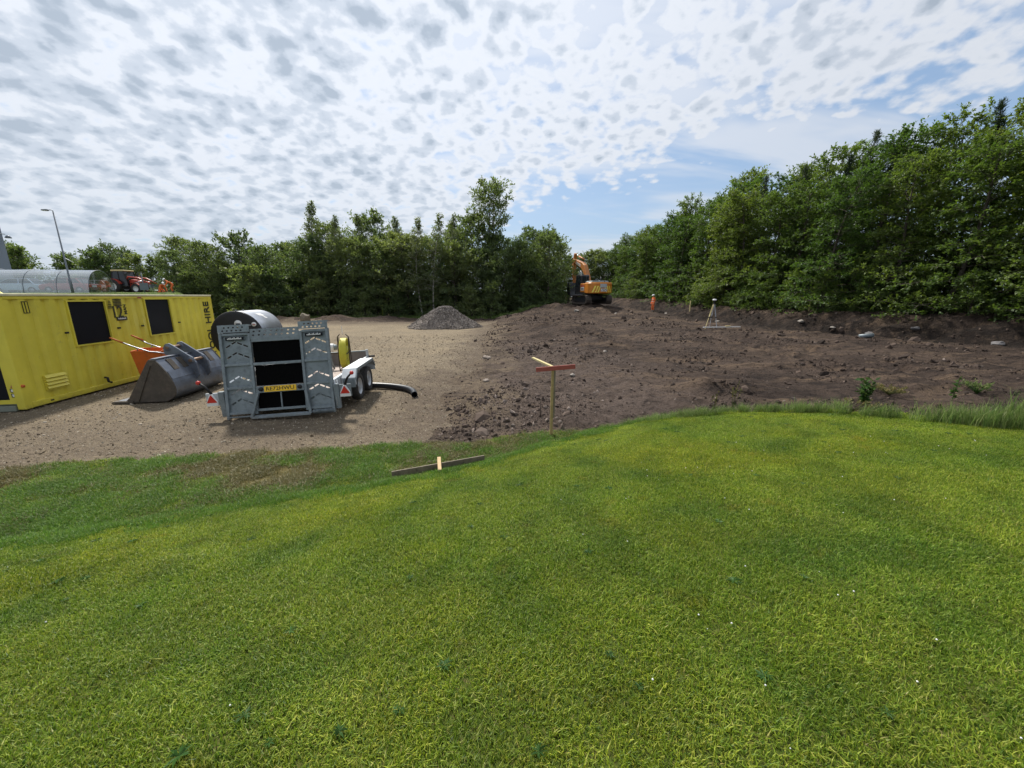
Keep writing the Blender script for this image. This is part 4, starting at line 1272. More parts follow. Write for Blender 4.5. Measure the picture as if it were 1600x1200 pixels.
    MB().prism([(0.12, 1.95), (0.12, 2.8), (0.68, 2.8), (0.68, 1.95)], -1.252, -1.243, 'x').build('side_glass', M['glass_dark'], co)
    MB().span((-1.12, 0.008, 2.05), (-0.42, 0.018, 2.8)).build('rear_glass', M['glass_dark'], co)
    # handrails
    for x in (-1.2, 1.2):
        MB().tube([(x, -1.2, 2.1), (x, -1.2, 2.9), (x, -0.2, 2.9), (x, -0.2, 2.1)], 0.022, 6).build('handrail', M['exc_dark'], t)
    MB().tube([(0.35, -2.2, 2.12), (0.35, -2.2, 2.95), (1.1, -2.0, 2.95), (1.1, -2.0, 2.12)], 0.02, 6).build('handrail', M['exc_dark'], t)
    # boom, stick, rams
    boom = [(0.55, 1.75), (0.80, 1.65), (1.25, 2.4), (1.95, 3.35), (2.45, 3.80), (5.05, 4.75), (5.15, 4.95), (5.0, 5.08), (2.35, 4.42), (1.75, 4.1), (0.95, 2.9), (0.50, 2.05)]
    bo = MB().prism(boom, 0.02 - 0.22, 0.02 + 0.22, 'x').build('boom', M['exc_orange'], t, 0.02)
    for sx in (-0.206, 0.246):
        lp = MB().prism([(2.75, 3.98), (4.05, 4.45), (4.0, 4.68), (2.7, 4.25)], sx - 0.004, sx + 0.004, 'x').build('boom_sticker', M['white_ink'], bo)
        for k in range(4):
            y = 2.85 + 0.29 * k
            MB().bar((sx * 1.03, y, 4.08 + 0.37 * (y - 2.85)), (sx * 1.03, y + 0.10, 4.26 + 0.37 * (y - 2.85)), 0.014, 0.10).build('boom_mark', M['shutter'], lp)
    stick = [(4.55, 5.55), (4.78, 5.65), (5.02, 5.15), (5.32, 4.7), (5.25, 4.3), (4.95, 2.25), (4.78, 2.2), (4.72, 2.35), (4.82, 4.6)]
    MB().prism(stick, 0.02 - 0.17, 0.02 + 0.17, 'x').build('stick', M['exc_orange'], t, 0.02)
    MB().cyl((0.02, 2.25, 4.75), (0.02, 3.7, 5.20), 0.09, n=10).build('stick_ram', M['exc_orange'], t)
    MB().cyl((0.02, 3.7, 5.20), (0.02, 4.62, 5.50), 0.05, n=10).build('stick_rod', M['chrome'], t)
    for x in (-0.34, 0.38):
        MB().cyl((x, 1.35, 1.35), (x, 1.95, 2.75), 0.08, n=10).build('boom_ram', M['exc_dark'], t)
        MB().cyl((x, 1.95, 2.75), (x, 2.22, 3.55), 0.05, n=10).build('boom_rod', M['chrome'], t)
    bk = [(4.65, 2.3), (4.95, 2.35), (5.1, 2.0), (5.15, 1.5), (4.9, 1.0), (4.45, 0.78), (3.95, 0.85), (4.3, 1.3), (4.5, 1.9)]
    MB().prism(bk, -0.75, 0.79, 'x').build('digging_bucket', M['exc_dark'], t, 0.02)
    MB().cyl((0.02, 5.2, 4.4), (0.02, 5.35, 3.0), 0.06, n=8).build('bucket_ram', M['exc_dark'], t)


build_excavator()

# ------------------------------------------------------------------ people
M['hivis'] = pm('orange_hi_vis', (0.75, 0.16, 0.04), 0.8, 0, 0.15, 9)
M['hivis_tape'] = pm('reflective_tape', (0.6, 0.6, 0.58), 0.4, 0, 0.05, 9)
M['skin'] = pm('skin', (0.42, 0.25, 0.18), 0.6, 0, 0.05, 9)
M['boot'] = pm('work_boot', (0.05, 0.035, 0.025), 0.7, 0, 0.2, 20)
M['hair'] = pm('dark_hair', (0.03, 0.02, 0.015), 0.8, 0, 0.2, 30)


def person(loc, rz, J, label, helmet='white'):
    """J: joint name -> (x, y, z); facing -Y in local space"""
    t = empty('person', loc, rz, label, 'person')
    chain = [('pelvis', 'waist'), ('waist', 'chest'), ('chest', 'neck'), ('neck', 'head'),
             ('chest', 'sh_l'), ('sh_l', 'el_l'), ('el_l', 'wr_l'), ('wr_l', 'ha_l'), ('chest', 'sh_r'), ('sh_r', 'el_r'), ('el_r', 'wr_r'), ('wr_r', 'ha_r'),
             ('pelvis', 'hip_l'), ('hip_l', 'kn_l'), ('kn_l', 'an_l'), ('an_l', 'to_l'), ('pelvis', 'hip_r'), ('hip_r', 'kn_r'), ('kn_r', 'an_r'), ('an_r', 'to_r')]
    rad = dict(pelvis=.16, waist=.145, chest=.17, neck=.062, head=.09, sh_l=.085, sh_r=.085, el_l=.058, el_r=.058, wr_l=.042, wr_r=.042, ha_l=.04, ha_r=.04,
               hip_l=.11, hip_r=.11, kn_l=.078, kn_r=.078, an_l=.062, an_r=.062, to_l=.05, to_r=.05)
    names = list(rad)
    me = bpy.data.meshes.new('body')
    me.from_pydata([J[n] for n in names], [(names.index(a), names.index(b)) for a, b in chain], [])
    o = link('body', me, M['hivis'], t)
    md = o.modifiers.new('skin', 'SKIN'); md.use_smooth_shade = True
    sv = me.skin_vertices[0].data
    for i, n in enumerate(names):
        sv[i].radius = (rad[n], rad[n] * (0.72 if n in ('pelvis', 'waist', 'chest') else 1.0))
        sv[i].use_root = (n == 'pelvis')
    o.modifiers.new('sub', 'SUBSURF').levels = 1
    o.modifiers['sub'].render_levels = 2
    h = Vector(J['head'])
    up = (h - Vector(J['neck'])).normalized()
    q = up.to_track_quat('Z', 'Y')
    rotm = q.to_matrix()

    def hp(p):
        return h + rotm @ Vector(p)
    f = Vector((0, -1, 0)); f = (f - up * f.dot(up)).normalized() if abs(up.z) > 0.3 else Vector((0, -1, 0))
    s = up.cross(f).normalized()

    def fr(a, b, c):   # forward, side, up offsets from the head centre
        return h + f * a + s * b + up * c
    # head with face
    mb = MB()
    prof = [(0.045, -0.115), (0.075, -0.08), (0.092, -0.02), (0.098, 0.04), (0.088, 0.09), (0.05, 0.118), (0.0, 0.125)]
    n = 14
    vs, fs = [], []
    for r, zz in prof:
        for k in range(n):
            a = 2 * math.pi * k / n
            vs.append(fr(r * 1.12 * math.cos(a) - 0.0, r * 0.88 * math.sin(a), zz))
    for i in range(len(prof) - 1):
        for k in range(n):
            fs.append((i * n + k, i * n + (k + 1) % n, (i + 1) * n + (k + 1) % n, (i + 1) * n + k))
    mb.add(vs, fs, True)
    ho = mb.build('head', M['skin'], t)
    MB().tube([fr(0.10, 0, 0.02), fr(0.128, 0, -0.02), fr(0.10, 0, -0.03)], [0.008, 0.016, 0.010], 6).build('nose', M['skin'], ho)
    for sd in (-1, 1):
        MB().tube([fr(0.098, sd * 0.032, 0.02), fr(0.106, sd * 0.032, 0.02)], 0.011, 8).build('eye', M['hair'], ho)
        MB().tube([fr(0.0, sd * 0.082, 0.02), fr(-0.005, sd * 0.098, 0.0), fr(0.0, sd * 0.084, -0.03)], 0.012, 6).build('ear', M['skin'], ho)
    MB().tube([fr(0.098, -0.025, -0.055), fr(0.104, 0, -0.058), fr(0.098, 0.025, -0.055)], 0.006, 5).build('mouth', M['red_ink'], ho)
    # helmet
    vs, fs = [], []
    pr = [(0.132, 0.045), (0.130, 0.08), (0.112, 0.125), (0.07, 0.158), (0.0, 0.168)]
    for r, zz in pr:
        for k in range(18):
            a = 2 * math.pi * k / 18
            vs.append(fr(r * 1.08 * math.cos(a), r * 0.9 * math.sin(a), zz))
    for i in range(len(pr) - 1):
        for k in range(18):
            fs.append((i * 18 + k, i * 18 + (k + 1) % 18, (i + 1) * 18 + (k + 1) % 18, (i + 1) * 18 + k))
    hm = MB().add(vs, fs, True)
    hm.add([fr(0.12, -0.10, 0.045), fr(0.195, -0.06, 0.035), fr(0.195, 0.06, 0.035), fr(0.12, 0.10, 0.045), fr(0.12, -0.10, 0.055), fr(0.195, -0.06, 0.043), fr(0.195, 0.06, 0.043), fr(0.12, 0.10, 0.055)],
           [(0, 1, 2, 3), (7, 6, 5, 4), (0, 4, 5, 1), (1, 5, 6, 2), (2, 6, 7, 3), (3, 7, 4, 0)])
    hm.build('helmet', M[helmet], t)
    # boots and hands
    for sd in ('l', 'r'):
        a, b = Vector(J['an_' + sd]), Vector(J['to_' + sd])
        MB().tube([a + Vector((0, 0, 0.12)), a + Vector((0, 0, 0.0)), a + (b - a) * 0.35 + Vector((0, 0, -0.02)), b + (b - a) * 0.25], [0.075, 0.078, 0.072, 0.05], 10).build('boot', M['boot'], t)
        w, hd = Vector(J['wr_' + sd]), Vector(J['ha_' + sd])
        d = (hd - w).normalized()
        sde = d.cross(Vector((0.3, 1, 0.2))).normalized()
        pm2 = MB().bar(w - d * 0.02, w + d * 0.09, 0.085, 0.045).build('hand', M['skin'], t, 0.012)
        nrm = d.cross(sde).normalized()
        for k, ln in enumerate((0.070, 0.082, 0.078, 0.062)):
            b0 = w + d * 0.085 + sde * (0.03 - 0.02 * k)
            MB().tube([b0, b0 + d * ln * 0.55 + nrm * 0.008, b0 + d * ln * 0.85 + nrm * 0.03], [0.010, 0.009, 0.007], 6).build('finger', M['skin'], pm2)
        MB().tube([w + d * 0.02 + sde * 0.04, w + d * 0.06 + sde * 0.068, w + d * 0.10 + sde * 0.062], [0.012, 0.011, 0.008], 6).build('thumb', M['skin'], pm2)
    return t, fr


STAND = dict(pelvis=(0, 0, .95), waist=(0, 0, 1.12), chest=(0, .02, 1.36), neck=(0, 0, 1.52), head=(0, -.02, 1.66),
             sh_l=(.19, .02, 1.42), el_l=(.27, .02, 1.15), wr_l=(.25, -.12, .93), ha_l=(.24, -.17, .85), sh_r=(-.19, .02, 1.42), el_r=(-.26, .04, 1.15), wr_r=(-.25, -.08, .91), ha_r=(-.24, -.12, .83),
             hip_l=(.10, 0, .90), kn_l=(.12, -.02, .50), an_l=(.12, .02, .10), to_l=(.14, -.14, .05), hip_r=(-.10, 0, .90), kn_r=(-.11, -.04, .50), an_r=(-.12, 0, .10), to_r=(-.14, -.16, .05))
pz = hz(14.75, 41.0)
pt, _ = person((14.75, 41.0, pz - 0.01), R(-75), STAND, 'worker in orange hi-vis coveralls and white helmet standing below the bank')
for z_, r_ in ((1.10, 0.175), (1.28, 0.185)):
    MB().lathe([(r_, -0.025), (r_ + 0.004, -0.025), (r_ + 0.004, 0.025), (r_, 0.025)], (0, 0.01, z_), 'z', 16).build('tape_band', M['hivis_tape'], pt).scale = (1, 0.78, 1)
BEND = dict(pelvis=(0, .15, .86), waist=(0, .02, .97), chest=(0, -.18, 1.10), neck=(0, -.30, 1.18), head=(0, -.40, 1.26),
            sh_l=(.18, -.20, 1.10), el_l=(.24, -.32, .86), wr_l=(.20, -.46, .66), ha_l=(.19, -.50, .60), sh_r=(-.18, -.20, 1.10), el_r=(-.24, -.34, .86), wr_r=(-.20, -.48, .66), ha_r=(-.19, -.52, .60),
            hip_l=(.10, .14, .82), kn_l=(.16, -.02, .48), an_l=(.17, .10, .10), to_l=(.19, -.06, .05), hip_r=(-.10, .14, .82), kn_r=(-.16, .0, .48), an_r=(-.18, .14, .10), to_r=(-.20, -.02, .05))
KNEEL = dict(pelvis=(0, .22, .42), waist=(0, .08, .55), chest=(0, -.12, .72), neck=(0, -.24, .82), head=(0, -.33, .92),
             sh_l=(.18, -.14, .72), el_l=(.24, -.26, .46), wr_l=(.18, -.42, .24), ha_l=(.17, -.46, .16), sh_r=(-.18, -.14, .72), el_r=(-.24, -.26, .46), wr_r=(-.18, -.42, .24), ha_r=(-.17, -.46, .16),
             hip_l=(.10, .20, .40), kn_l=(.18, -.12, .12), an_l=(.16, .34, .10), to_l=(.16, .48, .05), hip_r=(-.10, .20, .40), kn_r=(-.18, -.06, .12), an_r=(-.16, .38, .10), to_r=(-.16, .50, .05))
person((-34.1, 39.6, hz(-34.1, 39.6)), R(-50), BEND, 'worker in orange hi-vis bending over on the field grass')
person((-35.6, 40.2, hz(-35.6, 40.2)), R(70), KNEEL, 'worker in orange hi-vis and white helmet kneeling on the field grass')


# ------------------------------------------------------------------ survey tripod and staff
def build_tripod():
    x, y = 13.35, 25.9
    z = hz(x, y)
    t = empty('survey_tripod', (x, y, z), R(20), 'survey tripod with a white receiver standing on the bare soil', 'tripod')
    M['tripod_white'] = pm('grey_tripod_paint', (0.42, 0.43, 0.47), 0.5, 0.2, 0.1, 9)
    apex = 1.62
    for k, (ax, ay) in enumerate(((-0.72, -0.15), (0.10, -0.36), (0.26, 0.42))):
        zz = hz(x + ax * 0.94 - ay * 0.34, y + ax * 0.34 + ay * 0.94) - z
        top, foot = Vector((ax * 0.08, ay * 0.08, apex)), Vector((ax, ay, zz - 0.03))
        mid_ = top.lerp(foot, 0.52)
        s = Vector((-ay, ax, 0)).normalized() * 0.028
        leg = MB().bar(top + s, mid_ + s, 0.018, 0.028).bar(top - s, mid_ - s, 0.018, 0.028).bar(top.lerp(foot, 0.4), foot, 0.028, 0.032)
        lo = leg.build('leg', M['tripod_white'] if k else M['wood_pale'], t)
        tag(lo, kind='stuff') if False else None
        MB().box(mid_, (0.09, 0.09, 0.06)).build('leg_clamp', M['black'], lo)
    MB().lathe([(0.0, -0.02), (0.09, -0.02), (0.09, 0.02), (0.0, 0.02)], (0, 0, apex + 0.02), 'z', 14).build('head_plate', M['black'], t)
    MB().lathe([(0.0, 0.0), (0.05, 0.0), (0.06, 0.08), (0.04, 0.18), (0.0, 0.18)], (0, 0, apex + 0.04), 'z', 12).build('tribrach', M['black'], t)
    MB().lathe([(0.0, 0.0), (0.10, 0.0), (0.125, 0.025), (0.125, 0.07), (0.10, 0.10), (0.0, 0.11)], (0, 0, apex + 0.22), 'z', 18).build('receiver', M['white'], t)


build_tripod()
z1, z2 = hz(12.5, 25.3), hz(15.4, 25.9)
st = empty('survey_staff', (12.5, 25.3, z1 + 0.10), 0, 'long white survey staff lying on the soil at the tripod feet', 'staff')
MB().bar((0, 0, 0), (2.75, 0.55, z2 - z1 + 0.03), 0.06, 0.05).build('staff', M['white'], st)
MB().bar((1.62, 0.30, 0.05), (1.95, 0.36, 0.06), 0.08, 0.05).build('staff_clip', M['wood_pale'], st)
"""heap"""


# ------------------------------------------------------------------ gravel heap
def heap_mat():
    def b(noise, voro, attr, rng, mix, mul, bump):
        c = mix(rng(noise(16, 4, 0.7), 0.35, 0.65), (0.10, 0.085, 0.075), (0.30, 0.26, 0.23))
        return c, bump(voro(14, 'Distance'), 1.0, 0.08)
    return ground_mat('loose_stone', b)


M['heap'] = heap_mat()


def build_heap():
    cx, cy, rx, ry, hh = -5.55, 31.6, 2.75, 2.3, 1.72
    n, m = 96, 40
    vs, fs = [], []
    for i in range(m + 1):
        for k in range(n):
            a = 2 * math.pi * k / n
            r = i / m
            w = 1 + 0.10 * math.sin(2 * a + 1) + 0.06 * math.sin(5 * a) + 0.03 * math.sin(11 * a)
            x, y = rx * r * w * math.cos(a), ry * r * w * math.sin(a)
            vs.append((x, y, r))
    arr = np.array(vs)
    r = arr[:, 2]
    prof = hh * np.clip(1.12 * (1 - np.sqrt(r ** 2 + 0.03)) + 0.02, 0, None)
    z = prof + 0.06 * fbm(arr[:, 0] + 40, arr[:, 1], 0.5, 91, 3) * sstep(1.0, 0.85, r) + 0.16 * np.exp(-((arr[:, 0] - 0.75) ** 2 + arr[:, 1] ** 2) / 0.35)
    z = np.where(r > 0.985, -0.12, z)
    ground = H(arr[:, 0] + cx, arr[:, 1] + cy)
    pts = np.stack([arr[:, 0] + cx, arr[:, 1] + cy, z + ground * (r > 0.7)], 1)
    for i in range(m):
        for k in range(n):
            fs.append((i * n + k, i * n + (k + 1) % n, (i + 1) * n + (k + 1) % n, (i + 1) * n + k))
    mb = MB().add([tuple(p) for p in pts], fs, True)
    o = mb.build('gravel_heap', M['heap'])
    tag(o, 'conical heap of loose grey stone on the gravel yard', 'stone heap')
    return pts


HEAP_PTS = build_heap()

# rocks, debris at the bank foot
rng_ = random.Random(5)


def rock(name, loc, size, mat, label, cat, seed=0, group=None):
    bm = bmesh.new()
    bmesh.ops.create_icosphere(bm, subdivisions=2, radius=1)
    rr = random.Random(seed)
    ph = [rr.uniform(0, 6) for _ in range(6)]
    for v in bm.verts:
        c = v.co
        k = 1 + 0.18 * math.sin(3 * c.x + ph[0]) * math.sin(2.6 * c.y + ph[1]) + 0.12 * math.sin(5 * c.z + ph[2] + 3 * c.x)
        v.co = Vector((c.x * size[0], c.y * size[1], c.z * size[2])) * k
    me = bpy.data.meshes.new(name); bm.to_mesh(me); bm.free()
    o = link(name, me, mat)
    o.location = loc; o.rotation_euler = (0, 0, rr.uniform(0, 6))
    return tag(o, label, cat, group)


M['stone_pale'] = pm('pale_stone', (0.27, 0.24, 0.21), 0.85, 0, 0.3, 9, dirt=(0.14, 0.11, 0.09), dirt_amt=0.4, bump=0.4, bscale=30)
M['stone_grey'] = pm('grey_stone', (0.12, 0.115, 0.12), 0.85, 0, 0.3, 9, dirt=(0.08, 0.065, 0.055), dirt_amt=0.5, bump=0.4, bscale=30)
M['stone_buff'] = pm('buff_stone', (0.26, 0.215, 0.18), 0.9, 0, 0.3, 9, dirt=(0.12, 0.09, 0.075), dirt_amt=0.5, bump=0.4, bscale=30)
spots = [(18.6, 25.0, .22, 'pale'), (20.4, 22.0, .30, 'grey'), (19.4, 23.4, .18, 'pale'), (21.5, 20.6, .22, 'grey'), (16.4, 31, .2, 'pale'), (17.2, 29, .16, 'pale'), (6.2, 37.5, .3, 'pale'), (9.9, 37.0, .22, 'pale'),
         (3.2, 27.5, .26, 'pale'), (4.0, 28.3, .18, 'pale'), (1.75, 10.9, .10, 'pale'), (3.9, 16.0, .13, 'pale'), (15.6, 39.5, .2, 'pale'), (22.3, 17.6, .3, 'grey'), (-0.75, 10.9, .12, 'buff'), (-1.0, 15.0, .2, 'buff')]
for i, (x, y, s_, k_) in enumerate(spots):
    near = 'bank foot' if x > 15 else ('excavator' if y > 30 else 'bare soil')
    rock('loose_stone', (x, y, hz(x, y) + s_ * 0.15), (s_, s_ * 0.7, s_ * 0.45), M['stone_' + k_], '%s loose stone lying on the soil by the %s' % ({'pale': 'pale', 'grey': 'dark grey', 'buff': 'buff'}[k_], near) if near != 'bare soil' else '%s loose stone lying out on the open excavated soil' % {'pale': 'pale', 'grey': 'dark grey', 'buff': 'buff'}[k_],
         'stone', i, 'loose stones on the excavated soil')
pb = MB().tube([(19.0, 21.1, hz(19.0, 21.1) + 0.09), (19.6, 20.9, hz(19.6, 20.9) + 0.09)], 0.11, 12)
tag(pb.build('pipe_offcut', M['galv']), 'short grey pipe offcut lying at the foot of the soil bank', 'pipe')
rock('stump', (-19.15, 36.0, hz(-19.15, 36) + 0.42), (0.42, 0.4, 0.62), M['wood_grey'], 'brown tree stump standing in the yard before the trees', 'stump', 77)
# ------------------------------------------------------------------ left background: shelter, cars, tractor, lamp, building
M['lamp_steel'] = pm('grey_lamp_steel', (0.17, 0.19, 0.22), 0.5, 0.4, 0.1, 2)
M['cladding'] = pm('blue_grey_cladding', (0.22, 0.25, 0.32), 0.6, 0, 0.06, 0.5)
M['car_blue'] = pm('pale_blue_car_paint', (0.42, 0.55, 0.68), 0.25, 0.2, 0.03, 2, coat=0.8)
M['car_red'] = pm('red_car_paint', (0.36, 0.05, 0.05), 0.25, 0.1, 0.03, 2, coat=0.8)
M['car_white'] = pm('white_car_paint', (0.68, 0.68, 0.66), 0.25, 0, 0.03, 2, coat=0.8)
M['car_dark'] = pm('dark_car_paint', (0.05, 0.055, 0.075), 0.25, 0.2, 0.03, 2, coat=0.8)
M['tractor_red'] = pm('tractor_red', (0.42, 0.05, 0.03), 0.4, 0, 0.1, 3)


def clear_sheet():
    m = bpy.data.materials.new('clear_plastic_sheet')
    nt, N, L = nodes(m)
    out = N('ShaderNodeOutputMaterial'); mx = N('ShaderNodeMixShader'); tr = N('ShaderNodeBsdfTransparent'); gl = N('ShaderNodeBsdfGlossy')
    df = N('ShaderNodeBsdfDiffuse'); m2 = N('ShaderNodeMixShader')
    tr.inputs[0].default_value = (0.90, 0.93, 0.97, 1)
    gl.inputs[0].default_value = (0.9, 0.92, 0.95, 1); gl.inputs['Roughness'].default_value = 0.10
    df.inputs[0].default_value = (0.55, 0.58, 0.62, 1)
    lw = N('ShaderNodeLayerWeight'); lw.inputs[0].default_value = 0.45
    mr = N('ShaderNodeMapRange'); L(lw.outputs['Facing'], mr.inputs[0]); mr.inputs[3].default_value = 0.12; mr.inputs[4].default_value = 0.9
    m2.inputs[0].default_value = 0.05
    L(tr.outputs[0], m2.inputs[1]); L(df.outputs[0], m2.inputs[2])
    L(mr.outputs[0], mx.inputs[0]); L(m2.outputs[0], mx.inputs[1]); L(gl.outputs[0], mx.inputs[2])
    L(mx.outputs[0], out.inputs[0])
    return m


M['clear'] = clear_sheet()


def build_shelter():
    p = Vector((-35.3, 33.0, 0)); z0 = 2.62
    t = empty('vaulted_shelter', (p.x, p.y, z0), R(14), 'long clear plastic barrel vaulted shelter in front of the parked cars', 'shelter')
    Wd, Ht, Ln = 3.0, 2.05, 13.0
    arc = [(Wd / 2 - Wd / 2 * math.cos(R(a)), Ht * math.sin(R(a)) ** 0.8) for a in range(0, 181, 9)]
    n = len(arc)
    nb = 6
    for b in range(nb):
        xa, xb = -Ln * (b + 1) / nb + 0.02, -Ln * b / nb - 0.02
        mb = MB()
        vs = [(xa, y, z) for y, z in arc] + [(xb, y, z) for y, z in arc]
        mb.add(vs, [(i, i + 1, n + i + 1, n + i) for i in range(n - 1)], True)
        mb.build('clear_panel', M['clear'], t)
    for b in range(nb + 1):
        MB().tube([(-Ln * b / nb, y, z + 0.005) for y, z in arc], 0.022, 6).build('hoop', M['lamp_steel'], t)
    for y, z in ((0.0, 0.02), (Wd, 0.02)):
        MB().bar((0, y, z), (-Ln, y, z), 0.06, 0.06).build('base_rail', M['lamp_steel'], t)
    MB().add([(0.0, y, z) for y, z in arc], [tuple(range(n))]).build('end_panel', M['clear'], t)


build_shelter()


def build_car(x, y, rz, paint, label):
    z = hz(x, y)
    t = empty('parked_car', (x, y, z), rz, label, 'car', 'cars parked behind the shelter')
    body = [(-2.1, 0.28), (-2.15, 0.55), (-2.05, 0.80), (-1.2, 0.95), (1.3, 0.98), (2.05, 0.90), (2.12, 0.6), (2.08, 0.28)]
    bo = MB().prism(body, -0.86, 0.86, 'y').build('body', M[paint], t, 0.09)
    gh = MB()
    lo = [(-1.25, -0.78, 0.95), (1.55, -0.78, 0.97), (1.55, 0.78, 0.97), (-1.25, 0.78, 0.95)]
    hi = [(-0.45, -0.58, 1.45), (1.0, -0.58, 1.45), (1.0, 0.58, 1.45), (-0.45, 0.58, 1.45)]
    gh.add(lo + hi, [(0, 1, 5, 4), (1, 2, 6, 5), (2, 3, 7, 6), (3, 0, 4, 7), (4, 5, 6, 7), (3, 2, 1, 0)])
    gh.build('glasshouse', M['glass_dark'], t, 0.04)
    MB().span((-0.46, -0.58, 1.445), (1.01, 0.58, 1.49)).build('roof', M[paint], t, 0.03)
    for sy in (-1, 1):
        for a, b in (((-1.2, 0.79, 0.97), (-0.45, 0.60, 1.46)), ((0.35, 0.79, 0.97), (0.30, 0.60, 1.46)), ((1.5, 0.79, 0.97), (1.0, 0.60, 1.46))):
            MB().bar((a[0], sy * a[1], a[2]), (b[0], sy * b[1], b[2]), 0.07, 0.04).build('pillar', M[paint], t)
        for xx in (-1.3, 1.3):
            w = MB().lathe([(0.2, -0.1), (0.3, -0.1), (0.32, -0.05), (0.32, 0.05), (0.3, 0.1), (0.2, 0.1)], (xx, sy * 0.80, 0.32), 'y', 20).build('tyre', M['tyre'], t)
            MB().lathe([(0.0, sy * 0.09), (0.2, sy * 0.08), (0.21, -sy * 0.08)], (xx, sy * 0.80, 0.32), 'y', 16).build('rim', M['rim'], w)
        MB().span((-2.13, sy * 0.62 - 0.16, 0.62), (-2.02, sy * 0.62 + 0.16, 0.78)).build('headlight', M['white'], t)
        MB().span((2.03, sy * 0.66 - 0.14, 0.66), (2.13, sy * 0.66 + 0.14, 0.82)).build('tail_light', M['red'], t)


build_car(-50.8, 41.0, R(18), 'car_blue', 'pale blue parked car seen through the clear shelter')
build_car(-45.9, 41.2, R(12), 'car_red', 'red parked car seen through the clear shelter')
build_car(-53.0, 46.0, R(15), 'car_dark', 'dark parked car behind the pale blue and red cars')
build_car(-48.8, 46.6, R(10), 'car_white', 'white parked car behind the red car by the shelter')


def build_tractor():
    x, y = -44.9, 46.5
    t = empty('tractor', (x, y, hz(x, y)), R(4), 'red tractor with cab and raised front loader standing on the field', 'tractor')
    for xx, r, w in ((-0.95, 0.80, 0.42), (1.45, 0.55, 0.32)):
        for sy in (-1, 1):
            c = (xx, sy * 0.85, r)
            wo = MB().lathe([(r * 0.55, -w / 2), (r * 0.92, -w / 2), (r, -w / 3), (r, w / 3), (r * 0.92, w / 2), (r * 0.55, w / 2)], c, 'y', 26).build('tyre', M['tyre'], t)
            MB().lathe([(0.0, sy * w * 0.3), (r * 0.5, sy * w * 0.25), (r * 0.56, sy * w * 0.45), (r * 0.57, -sy * w * 0.4)], c, 'y', 20).build('rim', M['white'], wo)
            MB().prism([(xx + r * 1.08 * math.cos(R(a)), r + r * 1.08 * math.sin(R(a))) for a in range(20, 161, 20)] + [(xx + r * 1.03 * math.cos(R(a)), r + r * 1.03 * math.sin(R(a))) for a in range(160, 19, -20)],
                       sy * 0.85 - w / 2, sy * 0.85 + w / 2, 'y').build('mudguard', M['tractor_red'], t)
    MB().prism([(0.35, 0.75), (0.35, 1.50), (0.6, 1.62), (1.9, 1.42), (2.15, 1.25), (2.2, 0.75)], -0.38, 0.38, 'y').build('bonnet', M['tractor_red'], t, 0.05)
    MB().span((-1.1, -0.3, 0.5), (2.0, 0.3, 0.85)).build('chassis', M['exc_dark'], t)
    MB().prism([(-1.05, 0.9), (-1.2, 1.6), (-1.0, 2.5), (0.15, 2.5), (0.42, 1.5), (0.42, 0.9)], -0.68, 0.68, 'y').build('cab_glass', M['glass_dark'], t)
    for sy in (-1, 1):
        for a, b in (((-1.2, 1.5), (-1.0, 2.5)), ((-0.4, 1.0), (-0.4, 2.5)), ((0.42, 1.4), (0.15, 2.5))):
            MB().bar((a[0], sy * 0.69, a[1]), (b[0], sy * 0.69, b[1]), 0.07).build('cab_pillar', M['exc_dark'], t)
        MB().tube([(0.1, sy * 0.55, 1.2), (0.5, sy * 0.55, 1.9), (1.6, sy * 0.55, 1.75), (3.0, sy * 0.55, 0.95)], 0.085, 8).build('loader_arm', M['tractor_red'], t)
        MB().cyl((0.6, sy * 0.55, 1.1), (2.0, sy * 0.55, 1.4), 0.05, n=8).build('loader_ram', M['chrome'], t)
    MB().span((-1.15, -0.75, 2.5), (0.25, 0.75, 2.66)).build('cab_roof', M['wood_pale'], t, 0.05)
    MB().prism([(2.9, 1.05), (3.0, 0.35), (3.75, 0.28), (3.72, 0.34), (3.2, 0.45), (3.05, 1.05)], -0.95, 0.95, 'y').build('loader_bucket', M['galv'], t)
    MB().cyl((0.95, 0.2, 1.5), (0.95, 0.2, 2.35), 0.045, n=8).build('exhaust', M['exc_dark'], t)


build_tractor()


def build_lamp(x, y, h, arm, label, rz):
    z = hz(x, y)
    t = empty('lamp_post', (x, y, z), rz, label, 'lamp post')
    MB().tube([(0, 0, -0.3), (0, 0, 1.1), (0, 0, 1.15), (0, 0, h)], [0.09, 0.09, 0.06, 0.04], 10).build('pole', M['lamp_steel'], t)
    MB().tube([(0, 0, h), (0, 0, h + 0.12), (-arm * 0.4, 0, h + 0.18), (-arm, 0, h + 0.16)], 0.03, 8).build('arm', M['lamp_steel'], t)
    hd = MB().prism([(-arm - 0.42, h + 0.10), (-arm - 0.38, h + 0.18), (-arm - 0.02, h + 0.22), (-arm, h + 0.10)], -0.1, 0.1, 'y').build('lamp_head', M['lamp_steel'], t, 0.02)
    MB().span((-arm - 0.36, -0.08, h + 0.085), (-arm - 0.06, 0.08, h + 0.10)).build('lens', M['white'], hd)
    br = MB().tube([(0.0, 0, 2.8), (0.5, 0, 2.45)], 0.03, 6).build('side_bracket', M['white'], t)


build_lamp(-35.6, 32.0, 6.15, 0.25, 'tall grey lamp post standing beside the clear shelter', R(20))
# post with sign plate by the tractor
zz = hz(-34.4, 37.0)
sp = empty('sign_post', (-34.4, 37.0, zz), R(35), 'slim grey post with a blank square plate in front of the tractor', 'sign post')
MB().cyl((0, 0, -0.3), (0, 0, 1.9), 0.045, n=8).build('pole', M['lamp_steel'], sp)
MB().span((-0.28, -0.06, 0.35), (0.34, -0.045, 1.0)).build('plate', M['lamp_steel'], sp)
